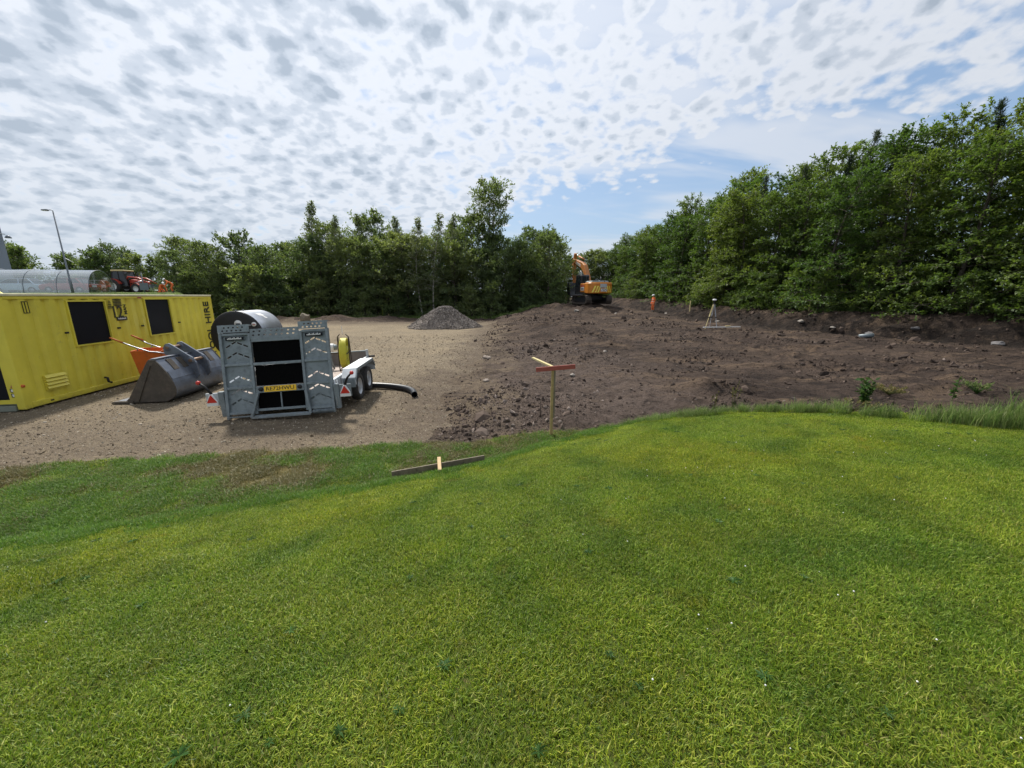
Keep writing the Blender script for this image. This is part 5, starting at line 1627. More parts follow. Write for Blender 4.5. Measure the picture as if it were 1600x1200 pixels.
# red and white barrier board in front of the tractor
zz = hz(-39.5, 38.0)
bb = empty('barrier', (-39.9, 38.3, zz), R(-6), 'red and white barrier rail on legs in front of the tractor', 'barrier')
for k in range(5):
    MB().span((-1.25 + 0.5 * k, -0.02, 0.62), (-0.75 + 0.5 * k, 0.02, 0.80)).build('rail_stripe', M['red' if k % 2 == 0 else 'white'], bb)
for x in (-1.0, 1.0):
    MB().span((x - 0.03, 0.02, 0.0), (x + 0.03, 0.07, 0.85)).build('leg', M['lamp_steel'], bb)


def build_building():
    t = empty('clad_building', (-56.3, 45.0, 2.4), R(57), 'tall blue-grey clad building with a flood lamp beyond the shelter', 'building')
    MB().span((-24, 0.0, -0.5), (0.0, 16, 10.5)).build('wall', M['cladding'], t)
    MB().span((-24.1, -0.08, 10.5), (0.1, 16.1, 10.8)).build('parapet', M['lamp_steel'], t)
    for k in range(20):
        MB().span((-1.15 - 1.15 * k, -0.035, -0.4), (-1.10 - 1.15 * k, 0.0, 10.45)).build('cladding_rib', M['cladding'], t)
    a = MB().tube([(-2.0, 0.0, 6.35), (-1.2, -0.6, 6.75), (0.15, -0.7, 6.75)], 0.04, 8).build('lamp_arm', M['lamp_steel'], t)
    MB().lathe([(0.0, 0.12), (0.12, 0.08), (0.28, -0.16), (0.24, -0.2), (0.0, -0.2)], (0.3, -0.7, 6.55), 'z', 14).build('flood_lamp', M['lamp_steel'], a)
    return t


build_building()
# yellow hose arching by the shelter
zz = hz(-30.5, 24.5)
tag(MB().tube([(-32.9, 25.0, 1.55), (-32.7, 24.9, 2.5), (-32.2, 24.7, 2.78), (-31.6, 24.5, 2.55), (-31.1, 24.3, 1.35)], 0.09, 8).build('yellow_hose', M['hose_yellow']), 'thick yellow hose arching up beside the cabin roof', 'hose')

# one bird
b = MB()
b.tube([(-0.28, 0, 0), (-0.15, 0, 0.02), (0.05, 0, 0.02), (0.2, 0, 0.0), (0.27, 0, 0)], [0.01, 0.05, 0.065, 0.035, 0.008], 8)
bo = empty('bird', (-70, 52, 52), R(15), 'single dark bird flying below the clouds', 'bird')
b.build('body', M['exc_dark'], bo)
for sy in (-1, 1):
    MB().add([(-0.10, sy * 0.03, 0.02), (0.12, sy * 0.03, 0.02), (0.16, sy * 0.45, 0.17), (0.02, sy * 0.40, 0.17), (0.26, sy * 0.85, 0.06), (-0.10, sy * 0.03, 0.035), (0.12, sy * 0.03, 0.035), (0.16, sy * 0.45, 0.185), (0.02, sy * 0.40, 0.185)],
             [(0, 1, 2, 3), (3, 2, 4), (8, 7, 6, 5), (4, 7, 8), (0, 5, 6, 1), (1, 6, 7, 2), (2, 7, 4), (3, 4, 8), (0, 3, 8, 5)]).build('wing', M['exc_dark'], bo)
# ------------------------------------------------------------------ trees
def leaf_mat(name, c0, c1, trans=0.35, tcol=None):
    m = bpy.data.materials.new(name)
    nt, N, L = nodes(m)
    out = N('ShaderNodeOutputMaterial')
    at = N('ShaderNodeAttribute'); at.attribute_name = 'tint'
    oi = N('ShaderNodeObjectInfo')
    mx = N('ShaderNodeMix'); mx.data_type = 'RGBA'
    L(at.outputs['Fac'], mx.inputs[0]); mx.inputs[6].default_value = c0 + (1,); mx.inputs[7].default_value = c1 + (1,)
    hs = N('ShaderNodeHueSaturation'); L(mx.outputs[2], hs.inputs['Color'])
    mr = N('ShaderNodeMapRange'); L(oi.outputs['Random'], mr.inputs[0]); mr.inputs[3].default_value = 0.475; mr.inputs[4].default_value = 0.52
    L(mr.outputs[0], hs.inputs['Hue'])
    mr2 = N('ShaderNodeMapRange'); L(oi.outputs['Random'], mr2.inputs[0]); mr2.inputs[3].default_value = 1.2; mr2.inputs[4].default_value = 0.8
    L(mr2.outputs[0], hs.inputs['Value'])
    df = N('ShaderNodeBsdfPrincipled'); L(hs.outputs[0], df.inputs['Base Color']); df.inputs['Roughness'].default_value = 0.55
    df.inputs['Specular IOR Level'].default_value = 0.35
    tr = N('ShaderNodeBsdfTranslucent')
    tm = N('ShaderNodeMix'); tm.data_type = 'RGBA'; tm.blend_type = 'MULTIPLY'; tm.inputs[0].default_value = 1
    L(hs.outputs[0], tm.inputs[6]); tm.inputs[7].default_value = (tcol or (1.6, 1.7, 0.7)) + (1,)
    L(tm.outputs[2], tr.inputs[0])
    ms = N('ShaderNodeMixShader'); ms.inputs[0].default_value = trans
    L(df.outputs[0], ms.inputs[1]); L(tr.outputs[0], ms.inputs[2]); L(ms.outputs[0], out.inputs[0])
    return m


M['leaf_right'] = leaf_mat('hornbeam_leaf', (0.048, 0.092, 0.030), (0.130, 0.185, 0.044), 0.42)
M['leaf_left'] = leaf_mat('hazed_sallow_leaf', (0.075, 0.112, 0.058), (0.165, 0.205, 0.090), 0.45)  # greyed and lightened: distance haze is put into the leaf colour
M['leaf_birch'] = leaf_mat('birch_leaf', (0.095, 0.125, 0.075), (0.185, 0.210, 0.115), 0.45)
M['leaf_far'] = leaf_mat('far_oak_leaf', (0.065, 0.095, 0.055), (0.125, 0.160, 0.080), 0.42)
M['leaf_pine'] = leaf_mat('pine_needle', (0.025, 0.050, 0.024), (0.055, 0.085, 0.036), 0.1)
M['bark'] = pm('grey_brown_bark', (0.085, 0.070, 0.055), 0.9, 0, 0.3, 8, bump=0.5, bscale=20)
M['bark_birch'] = pm('birch_bark', (0.38, 0.36, 0.32), 0.8, 0, 0.3, 6, dirt=(0.07, 0.06, 0.05), dirt_amt=0.5)


def tube_np(V, F_, p, r, n=5):
    """append a tapered tube along points p (k,3) with radii r to lists"""
    k = len(p)
    base = sum(len(v) for v in V)
    d = np.gradient(p, axis=0)
    d /= np.linalg.norm(d, axis=1, keepdims=True) + 1e-9
    ref = np.array([0.31, 0.17, 0.93]) if abs(d[0, 2]) < 0.8 else np.array([1.0, 0.1, 0.0])
    a = np.cross(d, ref); a /= np.linalg.norm(a, axis=1, keepdims=True) + 1e-9
    b = np.cross(d, a)
    t = np.arange(n) * 2 * math.pi / n
    ring = p[:, None, :] + r[:, None, None] * (a[:, None, :] * np.cos(t)[None, :, None] + b[:, None, :] * np.sin(t)[None, :, None])
    V.append(ring.reshape(-1, 3))
    i, j = np.meshgrid(np.arange(k - 1), np.arange(n), indexing='ij')
    j2 = (j + 1) % n
    F_.append((np.stack([i * n + j, i * n + j2, (i + 1) * n + j2, (i + 1) * n + j], -1).reshape(-1, 4) + base))


def mesh_np(name, V, Fq, mat, smooth=False, tint=None):
    V = np.asarray(V, np.float32); Fq = np.asarray(Fq, np.int32)
    me = bpy.data.meshes.new(name)
    me.vertices.add(len(V)); me.vertices.foreach_set('co', V.ravel())
    nf, k = Fq.shape
    me.loops.add(nf * k); me.loops.foreach_set('vertex_index', Fq.ravel())
    me.polygons.add(nf); me.polygons.foreach_set('loop_start', np.arange(0, nf * k, k, dtype=np.int32))
    if smooth:
        me.polygons.foreach_set('use_smooth', np.ones(nf, bool))
    me.update(calc_edges=True)
    if tint is not None:
        at = me.attributes.new('tint', 'FLOAT', 'POINT'); at.data.foreach_set('value', np.asarray(tint, np.float32))
    me.materials.append(mat)
    return me


def leaves(P, D, size, rs, droop=0.15, flat=0.6, aspect=0.55):
    """P positions, D outward dirs; each leaf a folded kite of two triangles. returns V, quads"""
    n = len(P)
    L_ = size * rs.uniform(0.65, 1.35, n)
    d = D + rs.normal(0, 0.55, (n, 3)); d[:, 2] -= droop
    d /= np.linalg.norm(d, axis=1, keepdims=True)
    up = np.array([0, 0, 1.0]) * flat + rs.normal(0, 0.55, (n, 3))
    s = np.cross(d, up); s /= np.linalg.norm(s, axis=1, keepdims=True) + 1e-9
    nrm = np.cross(s, d)
    l, w = L_[:, None], (L_ * aspect)[:, None]
    a = P
    b = P + d * l * 0.45 + s * w * 0.5 + nrm * l * 0.08
    c = P + d * l
    e = P + d * l * 0.45 - s * w * 0.5 + nrm * l * 0.08
    V = np.stack([a, b, c, e], 1).reshape(-1, 3)
    F_ = np.arange(n * 4).reshape(-1, 4)
    return V, F_


def make_tree(name, seed, Ht, spread, prof, nb, leaf, leafsize, mats, elev=(10, 50), start=0.08, nsub=7, ntw=5, nlf=9, trunk_r=0.12, droop=0.2, sub_len=0.42, stems=1, tw_len=0.45, flat=0.6, aspect=0.55):
    """prof(h01) -> crown radius share. returns (trunk mesh, crown mesh)"""
    rs = np.random.RandomState(seed)
    V, Fq = [], []
    LP, LD, LT = [], [], []
    for st in range(stems):
        lean = rs.normal(0, 0.05 if stems == 1 else 0.20, 2)
        k = 9
        hh = np.linspace(0, 1, k)
        th = Ht * (1 if st == 0 else rs.uniform(0.75, 0.95))
        tp = np.stack([lean[0] * th * hh + 0.03 * th * np.sin(hh * 4 + seed), lean[1] * th * hh + 0.03 * th * np.cos(hh * 3 + seed), th * hh - 0.25 * (1 - hh)], 1)
        tp[:, :2] -= tp[0, :2]
        tube_np(V, Fq, tp, trunk_r * (1 - 0.93 * hh) + 0.006, 7)
        for i in range(nb):
            h01 = start + (0.99 - start) * ((i + rs.uniform(0, 1)) / nb)
            az_ = i * 2.39996 + rs.uniform(-0.5, 0.5)
            R_ = spread * prof(h01) * rs.uniform(0.72, 1.18)
            if R_ < 0.12:
                R_ = 0.12
            o = np.array([np.interp(h01, hh, tp[:, c]) for c in range(3)])
            e0 = math.radians(elev[0] + (elev[1] - elev[0]) * h01 + rs.uniform(-12, 12))
            dirv = np.array([math.cos(az_) * math.cos(e0), math.sin(az_) * math.cos(e0), math.sin(e0)])
            m = 6
            q = np.linspace(0, 1, m)
            wob = rs.normal(0, 0.06 * R_, (m, 3)) * q[:, None]
            bp = o + dirv * (R_ * q)[:, None] + wob
            bp[:, 2] -= droop * R_ * q ** 2
            br = max(0.012, trunk_r * 0.30 * (1 - 0.75 * h01) * min(1, R_ / 1.5))
            tube_np(V, Fq, bp, br * (1 - 0.85 * q) + 0.004, 4)
            bt = rs.uniform(0, 1)
            ns = max(3, int(round(nsub * (0.5 + 0.5 * R_ / spread))))
            for j in range(ns):
                f = 0.22 + 0.78 * (j + rs.uniform(0.2, 0.9)) / ns
                so = np.array([np.interp(f, q, bp[:, c]) for c in range(3)])
                sd = 1 if j % 2 else -1
                side = np.array([-dirv[1], dirv[0], 0.0]) * sd
                dv = dirv * rs.uniform(0.3, 0.9) + side * rs.uniform(0.4, 1.0) + np.array([0, 0, rs.uniform(-0.25, 0.35)])
                dv /= np.linalg.norm(dv)
                sl = R_ * sub_len * (1.15 - 0.6 * f) * rs.uniform(0.7, 1.3) + 0.10
                qq = np.linspace(0, 1, 4)
                sp_ = so + dv * (sl * qq)[:, None]
                sp_[:, 2] -= droop * 0.6 * sl * qq ** 2
                tube_np(V, Fq, sp_, 0.010 * (1 - 0.7 * qq) + 0.002, 3)
                for t_ in range(ntw):
                    g = (t_ + rs.uniform(0.1, 1.0)) / ntw
                    to = np.array([np.interp(g, qq, sp_[:, c]) for c in range(3)])
                    tv = dv + rs.normal(0, 0.6, 3); tv[2] -= droop * 0.5
                    tv /= np.linalg.norm(tv)
                    u = rs.uniform(0.0, 1.0, nlf)
                    LP.append(to + tv * (u * tw_len * (0.5 + 0.5 * R_ / spread))[:, None] + rs.normal(0, 0.03, (nlf, 3)))
                    LD.append(np.repeat(tv[None], nlf, 0))
                    LT.append(np.clip(0.25 * bt + 0.35 * rs.uniform(0, 1) + 0.4 * rs.uniform(0, 1, nlf), 0, 1))
    P, D, T = np.concatenate(LP), np.concatenate(LD), np.concatenate(LT)
    LV, LF = leaves(P, D, leafsize, rs, droop, flat, aspect)
    tm = mesh_np(name + '_trunk', np.concatenate(V), np.concatenate(Fq), mats[0], True)
    cm = mesh_np(name + '_crown', LV, LF, mats[1], False, np.repeat(T, 4))
    return tm, cm


def tree_proto(*a, **k):
    return make_tree(*a, **k)


def put_tree(name, proto, x, y, s, rz, label, group, sz=1.0, z=None, cat='tree', lean=(0, 0)):
    z = hz(x, y) - 0.05 if z is None else z
    t = empty(name, (x, y, z), 0, label, cat, group, rot=(lean[0], lean[1], rz))
    t.scale = (s, s, s * sz)
    link('trunk', proto[0], None, t)
    link('crown', proto[1], None, t)
    return t


ovoid = lambda h: max(0.15, (1 - abs(2 * h - 0.85) ** 2.6 / 1.6)) ** 0.8 if h < 0.97 else 0.3
bushy = lambda h: max(0.2, (1.0 - 0.62 * h ** 2.4) * (0.80 + 0.20 * math.sin(9 * h)))
conic = lambda h: max(0.08, 1 - h) ** 0.8
birchy = lambda h: max(0.10, math.sin(math.pi * min(1.0, h * 0.92 + 0.06)) ** 0.9 * (1 - 0.35 * h))
polo = lambda h: 0.35 if h < 0.55 else max(0.35, 1 - abs((h - 0.80) / 0.24) ** 2.2)

mr_ = (M['bark'], M['leaf_right'])
ml_ = (M['bark'], M['leaf_left'])
mb_ = (M['bark_birch'], M['leaf_birch'])
P_R = [make_tree('hornbeam', 100 + i, 9.6, 3.3, bushy, 62, 'r', 0.150, mr_, elev=(0, 42), start=0.03, nsub=9, ntw=5, nlf=10, trunk_r=0.15, droop=0.22, stems=1, tw_len=0.5, flat=1.3) for i in range(3)]
P_L = [make_tree('sallow', 200 + i, 8.6, 3.2, ovoid, 58, 'l', 0.19, ml_, elev=(8, 48), start=0.04, nsub=7, ntw=5, nlf=9, trunk_r=0.13, droop=0.10, stems=1, tw_len=0.55) for i in range(3)]
P_B = [make_tree('birch', 300 + i, 11.5, 1.9, birchy, 46, 'b', 0.15, mb_, elev=(25, 65), start=0.26, nsub=6, ntw=4, nlf=7, trunk_r=0.10, droop=0.45, tw_len=0.55) for i in range(2)]
P_T = make_tree('poplar', 400, 13.5, 2.7, polo, 50, 'p', 0.20, ml_, elev=(25, 50), start=0.25, nsub=6, ntw=4, nlf=8, trunk_r=0.16, droop=0.05, tw_len=0.6)
P_F = [make_tree('oak', 500 + i, 10.5, 4.4, ovoid, 36, 'f', 0.34, (M['bark'], M['leaf_far']), elev=(15, 60), start=0.12, nsub=7, ntw=4, nlf=7, trunk_r=0.22, droop=0.05, tw_len=0.9) for i in range(2)]
P_S = [make_tree('shrub', 600 + i, 2.6, 1.7, bushy, 26, 's', 0.14, mr_, elev=(15, 70), start=0.03, nsub=6, ntw=5, nlf=8, trunk_r=0.04, droop=0.15, stems=1, tw_len=0.4, flat=1.0) for i in range(2)]
P_SL = [make_tree('sallow_bush', 650 + i, 2.8, 1.9, bushy, 26, 's', 0.17, ml_, elev=(15, 70), start=0.03, nsub=6, ntw=5, nlf=7, trunk_r=0.04, droop=0.10, tw_len=0.4) for i in range(2)]
P_P = make_tree('pine', 700, 10.5, 1.5, conic, 56, 'n', 0.22, (M['bark'], M['leaf_pine']), elev=(5, 75), start=0.15, nsub=5, ntw=4, nlf=8, trunk_r=0.13, droop=-0.25, tw_len=0.35, aspect=0.12)

rt = random.Random(12)
GR, GL, GF = 'trees on the bank along the wood edge', 'trees behind the gravel yard', 'distant trees beyond the field'
LBL_R = ['dense leafy hornbeam with layered drooping boughs on the soil bank', 'full green hornbeam with boughs reaching down to the soil bank', 'broad dark green hornbeam at the wood edge above the soil bank']
LBL_R2 = ['tall hornbeam standing in the second row behind the bank', 'tall narrow hornbeam in the second row behind the bank', 'dark hornbeam deep in the wood behind the bank']


def foot_x(y):
    return float(np.interp(y, FOOT_Y, FOOT_X))


# right belt: front row
ys = [11.5, 14.2, 16.8, 19.4, 21.8, 24.2, 26.6, 29.2, 31.8, 34.6, 37.6, 40.8, 44, 47.5, 51, 55, 59, 64, 69]
for i, y in enumerate(ys):
    x = foot_x(y) + (4.6 if y > 36 else 4.2) + rt.uniform(-0.5, 0.7)
    k = i % 3
    put_tree('hornbeam', P_R[k], x, y + rt.uniform(-0.4, 0.4), rt.uniform(0.88, 1.02) * float(np.interp(y, [10, 28, 34, 40, 46, 52, 60], [0.96, 0.95, 0.93, 1.04, 1.0, 0.9, 0.82])), rt.uniform(0, 6.28), LBL_R[k], GR, rt.uniform(0.90, 1.05))
for i in range(24):
    y = 10 + i * 2.5
    x = foot_x(y) + 8.2 + rt.uniform(-1, 1.2)
    k = (i + 1) % 3
    put_tree('hornbeam', P_R[k], x, y, rt.uniform(0.98, 1.14) * float(np.interp(y, [10, 28, 34, 40, 46, 52, 60], [1.0, 1.0, 0.97, 1.02, 1.0, 0.92, 0.85])), rt.uniform(0, 6.28), LBL_R2[k], GR, rt.uniform(1.0, 1.12))
for i in range(20):
    y = 9 + i * 3.2
    put_tree('hornbeam', P_R[i % 3], foot_x(y) + 12.5 + rt.uniform(-1, 1.5), y, rt.uniform(1.0, 1.12) * (1.0 if y < 45 else 0.88), rt.uniform(0, 6.28), 'hornbeam closing the wood behind the second row', GR, 1.0)
for x, y, s in ((25.5, 27.5, 1.05), (25.0, 29.0, 1.10), (24.6, 30.4, 1.0), (23.0, 33.5, 1.0), (22.0, 36, 1.0), (27.2, 24.6, 1.08)):
    put_tree('pine', P_P, x, y, s, rt.uniform(0, 6), 'slender pine whose upright shoots rise above the wood edge', 'pines in the wood edge')
for i in range(17):
    y = 12 + i * 2.0
    x = foot_x(y) + 2.6 + rt.uniform(-0.3, 0.8)
    if 38 < y < 43:
        continue
    put_tree('shrub', P_S[i % 2], x, y, rt.uniform(0.55, 0.95), rt.uniform(0, 6), ['low leafy shrub at the lip of the soil bank', 'spreading low shrub rooted at the bank lip under the trees'][i % 2], 'shrubs along the bank lip', cat='shrub')
put_tree('shrub', P_S[0], 26.2, 17.8, 1.7, 1.0, 'large pale green bush bulging out over the bank lip', None, cat='shrub')

# left belt
LBL_L = ['dark green sallow tree behind the gravel yard', 'round crowned sallow with grey green leaves behind the gravel yard', 'bushy sallow with light green tips behind the gravel yard']
for i in range(17):
    x = -37.5 + i * 2.6 + rt.uniform(-0.6, 0.6)
    y = 46.0 + rt.uniform(-0.9, 0.9) + (0.8 if x > -3 else 0)
    s = rt.uniform(0.74, 1.06)
    if x > 2: s *= 0.92
    if x < -27: s *= 0.80
    put_tree('sallow', P_L[i % 3], x, y, s, rt.uniform(0, 6.28), LBL_L[i % 3], GL, rt.uniform(0.92, 1.12))
for i in range(15):
    x = -40 + i * 3.2 + rt.uniform(-0.8, 0.8)
    put_tree('sallow', P_L[(i + 1) % 3], x, 51 + rt.uniform(-1.2, 1.2), rt.uniform(0.88, 1.2) * (0.78 if x < -27 else 1.0), rt.uniform(0, 6.28), 'taller sallow in the second row behind the gravel yard', GL, rt.uniform(1.0, 1.12))
for x, y, s, l in ((-23.5, 48, 1.12, 0), (-20.6, 47.5, 0.98, 0), (-17.9, 48, 1.0, 0), (-9.95, 43.7, 0.93, 1), (-8.65, 43.3, 0.95, 1), (-6.8, 47, 0.98, 0), (-13.4, 47.5, 0.97, 0)):
    put_tree('birch', P_B[l], x, y, s, rt.uniform(0, 6), ['airy silver birch rising above the sallows', 'silver birch with its pale trunk showing near the heap'][l], ['birches among the sallows', 'birches near the heap'][l])
for x, y, s in ((-3.6, 50, 1.12), (-2.2, 51, 1.03)):
    put_tree('poplar', P_T, x, y, s, rt.uniform(0, 6), 'tall airy poplar rising above all the other trees', 'poplars above the sallows')
put_tree('oak', P_F[0], -32.5, 48, 0.80, 1.0, 'wide open crowned tree at the end of the sallows by the field', None)
for i in range(13):
    x = -36 + i * 3.4 + rt.uniform(-0.9, 0.9)
    y = 43.6 + rt.uniform(-0.3, 0.8)
    if abs(x + 9.2) < 2.2: y += 2.0
    put_tree('sallow_bush', P_SL[i % 2], x, y, rt.uniform(0.75, 1.25), rt.uniform(0, 6), ['low grey green bush at the foot of the sallows', 'dark spreading bush at the foot of the sallows'][i % 2], 'bushes at the foot of the sallows', cat='shrub')
for x, y in ((-27, 41.5), (-25.5, 42.5), (-29, 43)):
    put_tree('sallow_bush', P_SL[0], x, y, 1.5, rt.uniform(0, 6), 'tall bush hiding the trunks beside the cabin end', 'tall bushes by the cabin end', cat='shrub')
for i in range(12):
    put_tree('sallow_bush', P_SL[i % 2], -38 + i * 3.9, 48.5 + rt.uniform(-0.8, 0.8), rt.uniform(1.3, 1.7), rt.uniform(0, 6), 'thick bush in the dark understory of the sallows', 'understory of the sallows', cat='shrub')
# closing the gap behind the excavator
for i in range(9):
    x = 1 + i * 2.2
    put_tree('sallow', P_L[i % 3], x, 68 + rt.uniform(-3, 3), rt.uniform(0.75, 0.95), rt.uniform(0, 6), 'light green tree closing the gap behind the excavator', 'trees closing the gap')
# distant left trees
for i in range(17):
    x = -128 + i * 6.0 + rt.uniform(-1.5, 1.5)
    y = 88 + rt.uniform(-6, 6)
    put_tree('oak', P_F[i % 2], x, y, rt.uniform(0.68, 0.88), rt.uniform(0, 6), ['round crowned distant oak beyond the field', 'wide crowned distant oak beyond the field'][i % 2], GF)
for i in range(20):
    x = -130 + i * 5.2 + rt.uniform(-1.5, 1.5)
    put_tree('sallow_bush', P_SL[i % 2], x, 82 + rt.uniform(-2, 2), rt.uniform(1.9, 2.6), rt.uniform(0, 6), 'hedge bush under the distant oaks beyond the field', 'hedge under the distant oaks', cat='shrub')
# ------------------------------------------------------------------ scattered ground cover (instanced from small source meshes)
def scatter(name, src_meshes, P, rot, scl, idx, label=None, parent=None):
    """one object; every point carries one of the source meshes"""
    coll = bpy.data.collections.new(name + '_sources')
    srcs = []
    for k, me in enumerate(src_meshes):
        o = bpy.data.objects.new('%s_piece_%03d' % (name, k), me)
        coll.objects.link(o); srcs.append(o)
    me = bpy.data.meshes.new(name)
    n = len(P)
    me.vertices.add(n); me.vertices.foreach_set('co', np.asarray(P, np.float32).ravel())
    a = me.attributes.new('rot', 'FLOAT_VECTOR', 'POINT'); a.data.foreach_set('vector', np.asarray(rot, np.float32).ravel())
    a = me.attributes.new('scl', 'FLOAT_VECTOR', 'POINT'); a.data.foreach_set('vector', np.asarray(scl, np.float32).ravel())
    a = me.attributes.new('idx', 'INT', 'POINT'); a.data.foreach_set('value', np.asarray(idx, np.int32))
    o = link(name, me)
    for m_ in src_meshes[0].materials:
        me.materials.append(m_)
    ng = bpy.data.node_groups.new(name + '_scatter', 'GeometryNodeTree')
    ng.interface.new_socket('Geometry', in_out='INPUT', socket_type='NodeSocketGeometry')
    ng.interface.new_socket('Geometry', in_out='OUTPUT', socket_type='NodeSocketGeometry')
    N, L = ng.nodes.new, ng.links.new
    gi, go = N('NodeGroupInput'), N('NodeGroupOutput')
    ci = N('GeometryNodeCollectionInfo'); ci.inputs['Collection'].default_value = coll
    ci.inputs['Separate Children'].default_value = True; ci.inputs['Reset Children'].default_value = True
    ip = N('GeometryNodeInstanceOnPoints'); ip.inputs['Pick Instance'].default_value = True

    def na(nm, ty):
        q = N('GeometryNodeInputNamedAttribute'); q.data_type = ty; q.inputs['Name'].default_value = nm
        return q.outputs['Attribute']
    er = N('FunctionNodeEulerToRotation'); L(na('rot', 'FLOAT_VECTOR'), er.inputs[0])
    L(gi.outputs[0], ip.inputs['Points']); L(ci.outputs[0], ip.inputs['Instance'])
    L(na('idx', 'INT'), ip.inputs['Instance Index']); L(er.outputs[0], ip.inputs['Rotation']); L(na('scl', 'FLOAT_VECTOR'), ip.inputs['Scale'])
    L(ip.outputs[0], go.inputs[0])
    md = o.modifiers.new('scatter', 'NODES'); md.node_group = ng
    tag(o, label, None, None, 'stuff')
    return o


def slope_euler(x, y, spin, e=0.12):
    zx = (H(x + e, y) - H(x - e, y)) / (2 * e); zy = (H(x, y + e) - H(x, y - e)) / (2 * e)
    n = np.stack([-zx, -zy, np.ones_like(zx)], 1); n /= np.linalg.norm(n, axis=1, keepdims=True)
    t = np.stack([np.cos(spin), np.sin(spin), np.zeros_like(spin)], 1)
    t = t - n * (t * n).sum(1, keepdims=True); t /= np.linalg.norm(t, axis=1, keepdims=True)
    b = np.cross(n, t)
    # matrix columns t, b, n
    ry = -np.arcsin(np.clip(t[:, 2], -1, 1)); rx = np.arctan2(b[:, 2], n[:, 2]); rz_ = np.arctan2(t[:, 1], t[:, 0])
    return np.stack([rx, ry, rz_], 1)


def grass_mat(name, cols, trans=0.45, patch=True):
    m = bpy.data.materials.new(name)
    nt, N, L = nodes(m)
    out = N('ShaderNodeOutputMaterial')
    at = N('ShaderNodeAttribute'); at.attribute_name = 'tint'
    rp = N('ShaderNodeValToRGB'); L(at.outputs['Fac'], rp.inputs[0])
    cr = rp.color_ramp
    for i, (p, c) in enumerate(cols):
        e = cr.elements[i] if i < 2 else cr.elements.new(p)
        e.position = p; e.color = c + (1,)
    c = rp.outputs[0]
    if patch:
        geo = N('ShaderNodeNewGeometry')
        for sc_, lo, hi, col in ((0.75, 0.47, 0.66, (1.14, 1.04, 0.80)), (1.7, 0.46, 0.66, (0.66, 0.78, 0.85)), (0.4, 0.45, 0.62, (0.78, 0.88, 0.9)), (3.4, 0.62, 0.74, (1.15, 0.92, 0.85))):
            n1 = N('ShaderNodeTexNoise'); L(geo.outputs['Position'], n1.inputs['Vector']); n1.inputs['Scale'].default_value = sc_; n1.inputs['Detail'].default_value = 2
            mr = N('ShaderNodeMapRange'); L(n1.outputs['Fac'], mr.inputs[0]); mr.inputs[1].default_value = lo; mr.inputs[2].default_value = hi
            mx = N('ShaderNodeMix'); mx.data_type = 'RGBA'; mx.blend_type = 'MULTIPLY'
            L(mr.outputs[0], mx.inputs[0]); L(c, mx.inputs[6]); mx.inputs[7].default_value = col + (1,)
            c = mx.outputs[2]
    oi = N('ShaderNodeObjectInfo'); vr = N('ShaderNodeMapRange'); L(oi.outputs['Random'], vr.inputs[0]); vr.inputs[3].default_value = 0.72; vr.inputs[4].default_value = 1.22
    vm = N('ShaderNodeMix'); vm.data_type = 'RGBA'; vm.blend_type = 'MULTIPLY'; vm.inputs[0].default_value = 1
    L(c, vm.inputs[6]); L(vr.outputs[0], vm.inputs[7]); c = vm.outputs[2]
    df = N('ShaderNodeBsdfPrincipled'); L(c, df.inputs['Base Color']); df.inputs['Roughness'].default_value = 0.5; df.inputs['Specular IOR Level'].default_value = 0.3
    tr = N('ShaderNodeBsdfTranslucent'); L(c, tr.inputs[0])
    ms = N('ShaderNodeMixShader'); ms.inputs[0].default_value = trans
    L(df.outputs[0], ms.inputs[1]); L(tr.outputs[0], ms.inputs[2]); L(ms.outputs[0], out.inputs[0])
    return m


GREENS = [(0.0, (0.055, 0.125, 0.011)), (0.35, (0.215, 0.315, 0.024)), (0.70, (0.375, 0.435, 0.046)), (0.90, (0.46, 0.46, 0.098)), (1.0, (0.36, 0.29, 0.13))]
GREENS = [GREENS[0], GREENS[-1]] + GREENS[1:-1]
M['grass'] = grass_mat('mown_grass_blades', GREENS)
LUSH = [(0.0, (0.060, 0.15, 0.020)), (1.0, (0.22, 0.30, 0.06)), (0.5, (0.12, 0.235, 0.028))]
M['grass_lush'] = grass_mat('lush_grass_blades', LUSH, 0.5, False)
DRY = [(0.0, (0.10, 0.11, 0.03)), (1.0, (0.30, 0.23, 0.11)), (0.5, (0.17, 0.155, 0.05))]
M['grass_dry'] = grass_mat('dry_grass_blades', DRY, 0.3, False)
VERGE = [(0.0, (0.075, 0.15, 0.035)), (1.0, (0.38, 0.40, 0.19)), (0.5, (0.18, 0.26, 0.065))]
M['grass_verge'] = grass_mat('long_verge_blades', VERGE, 0.5, False)


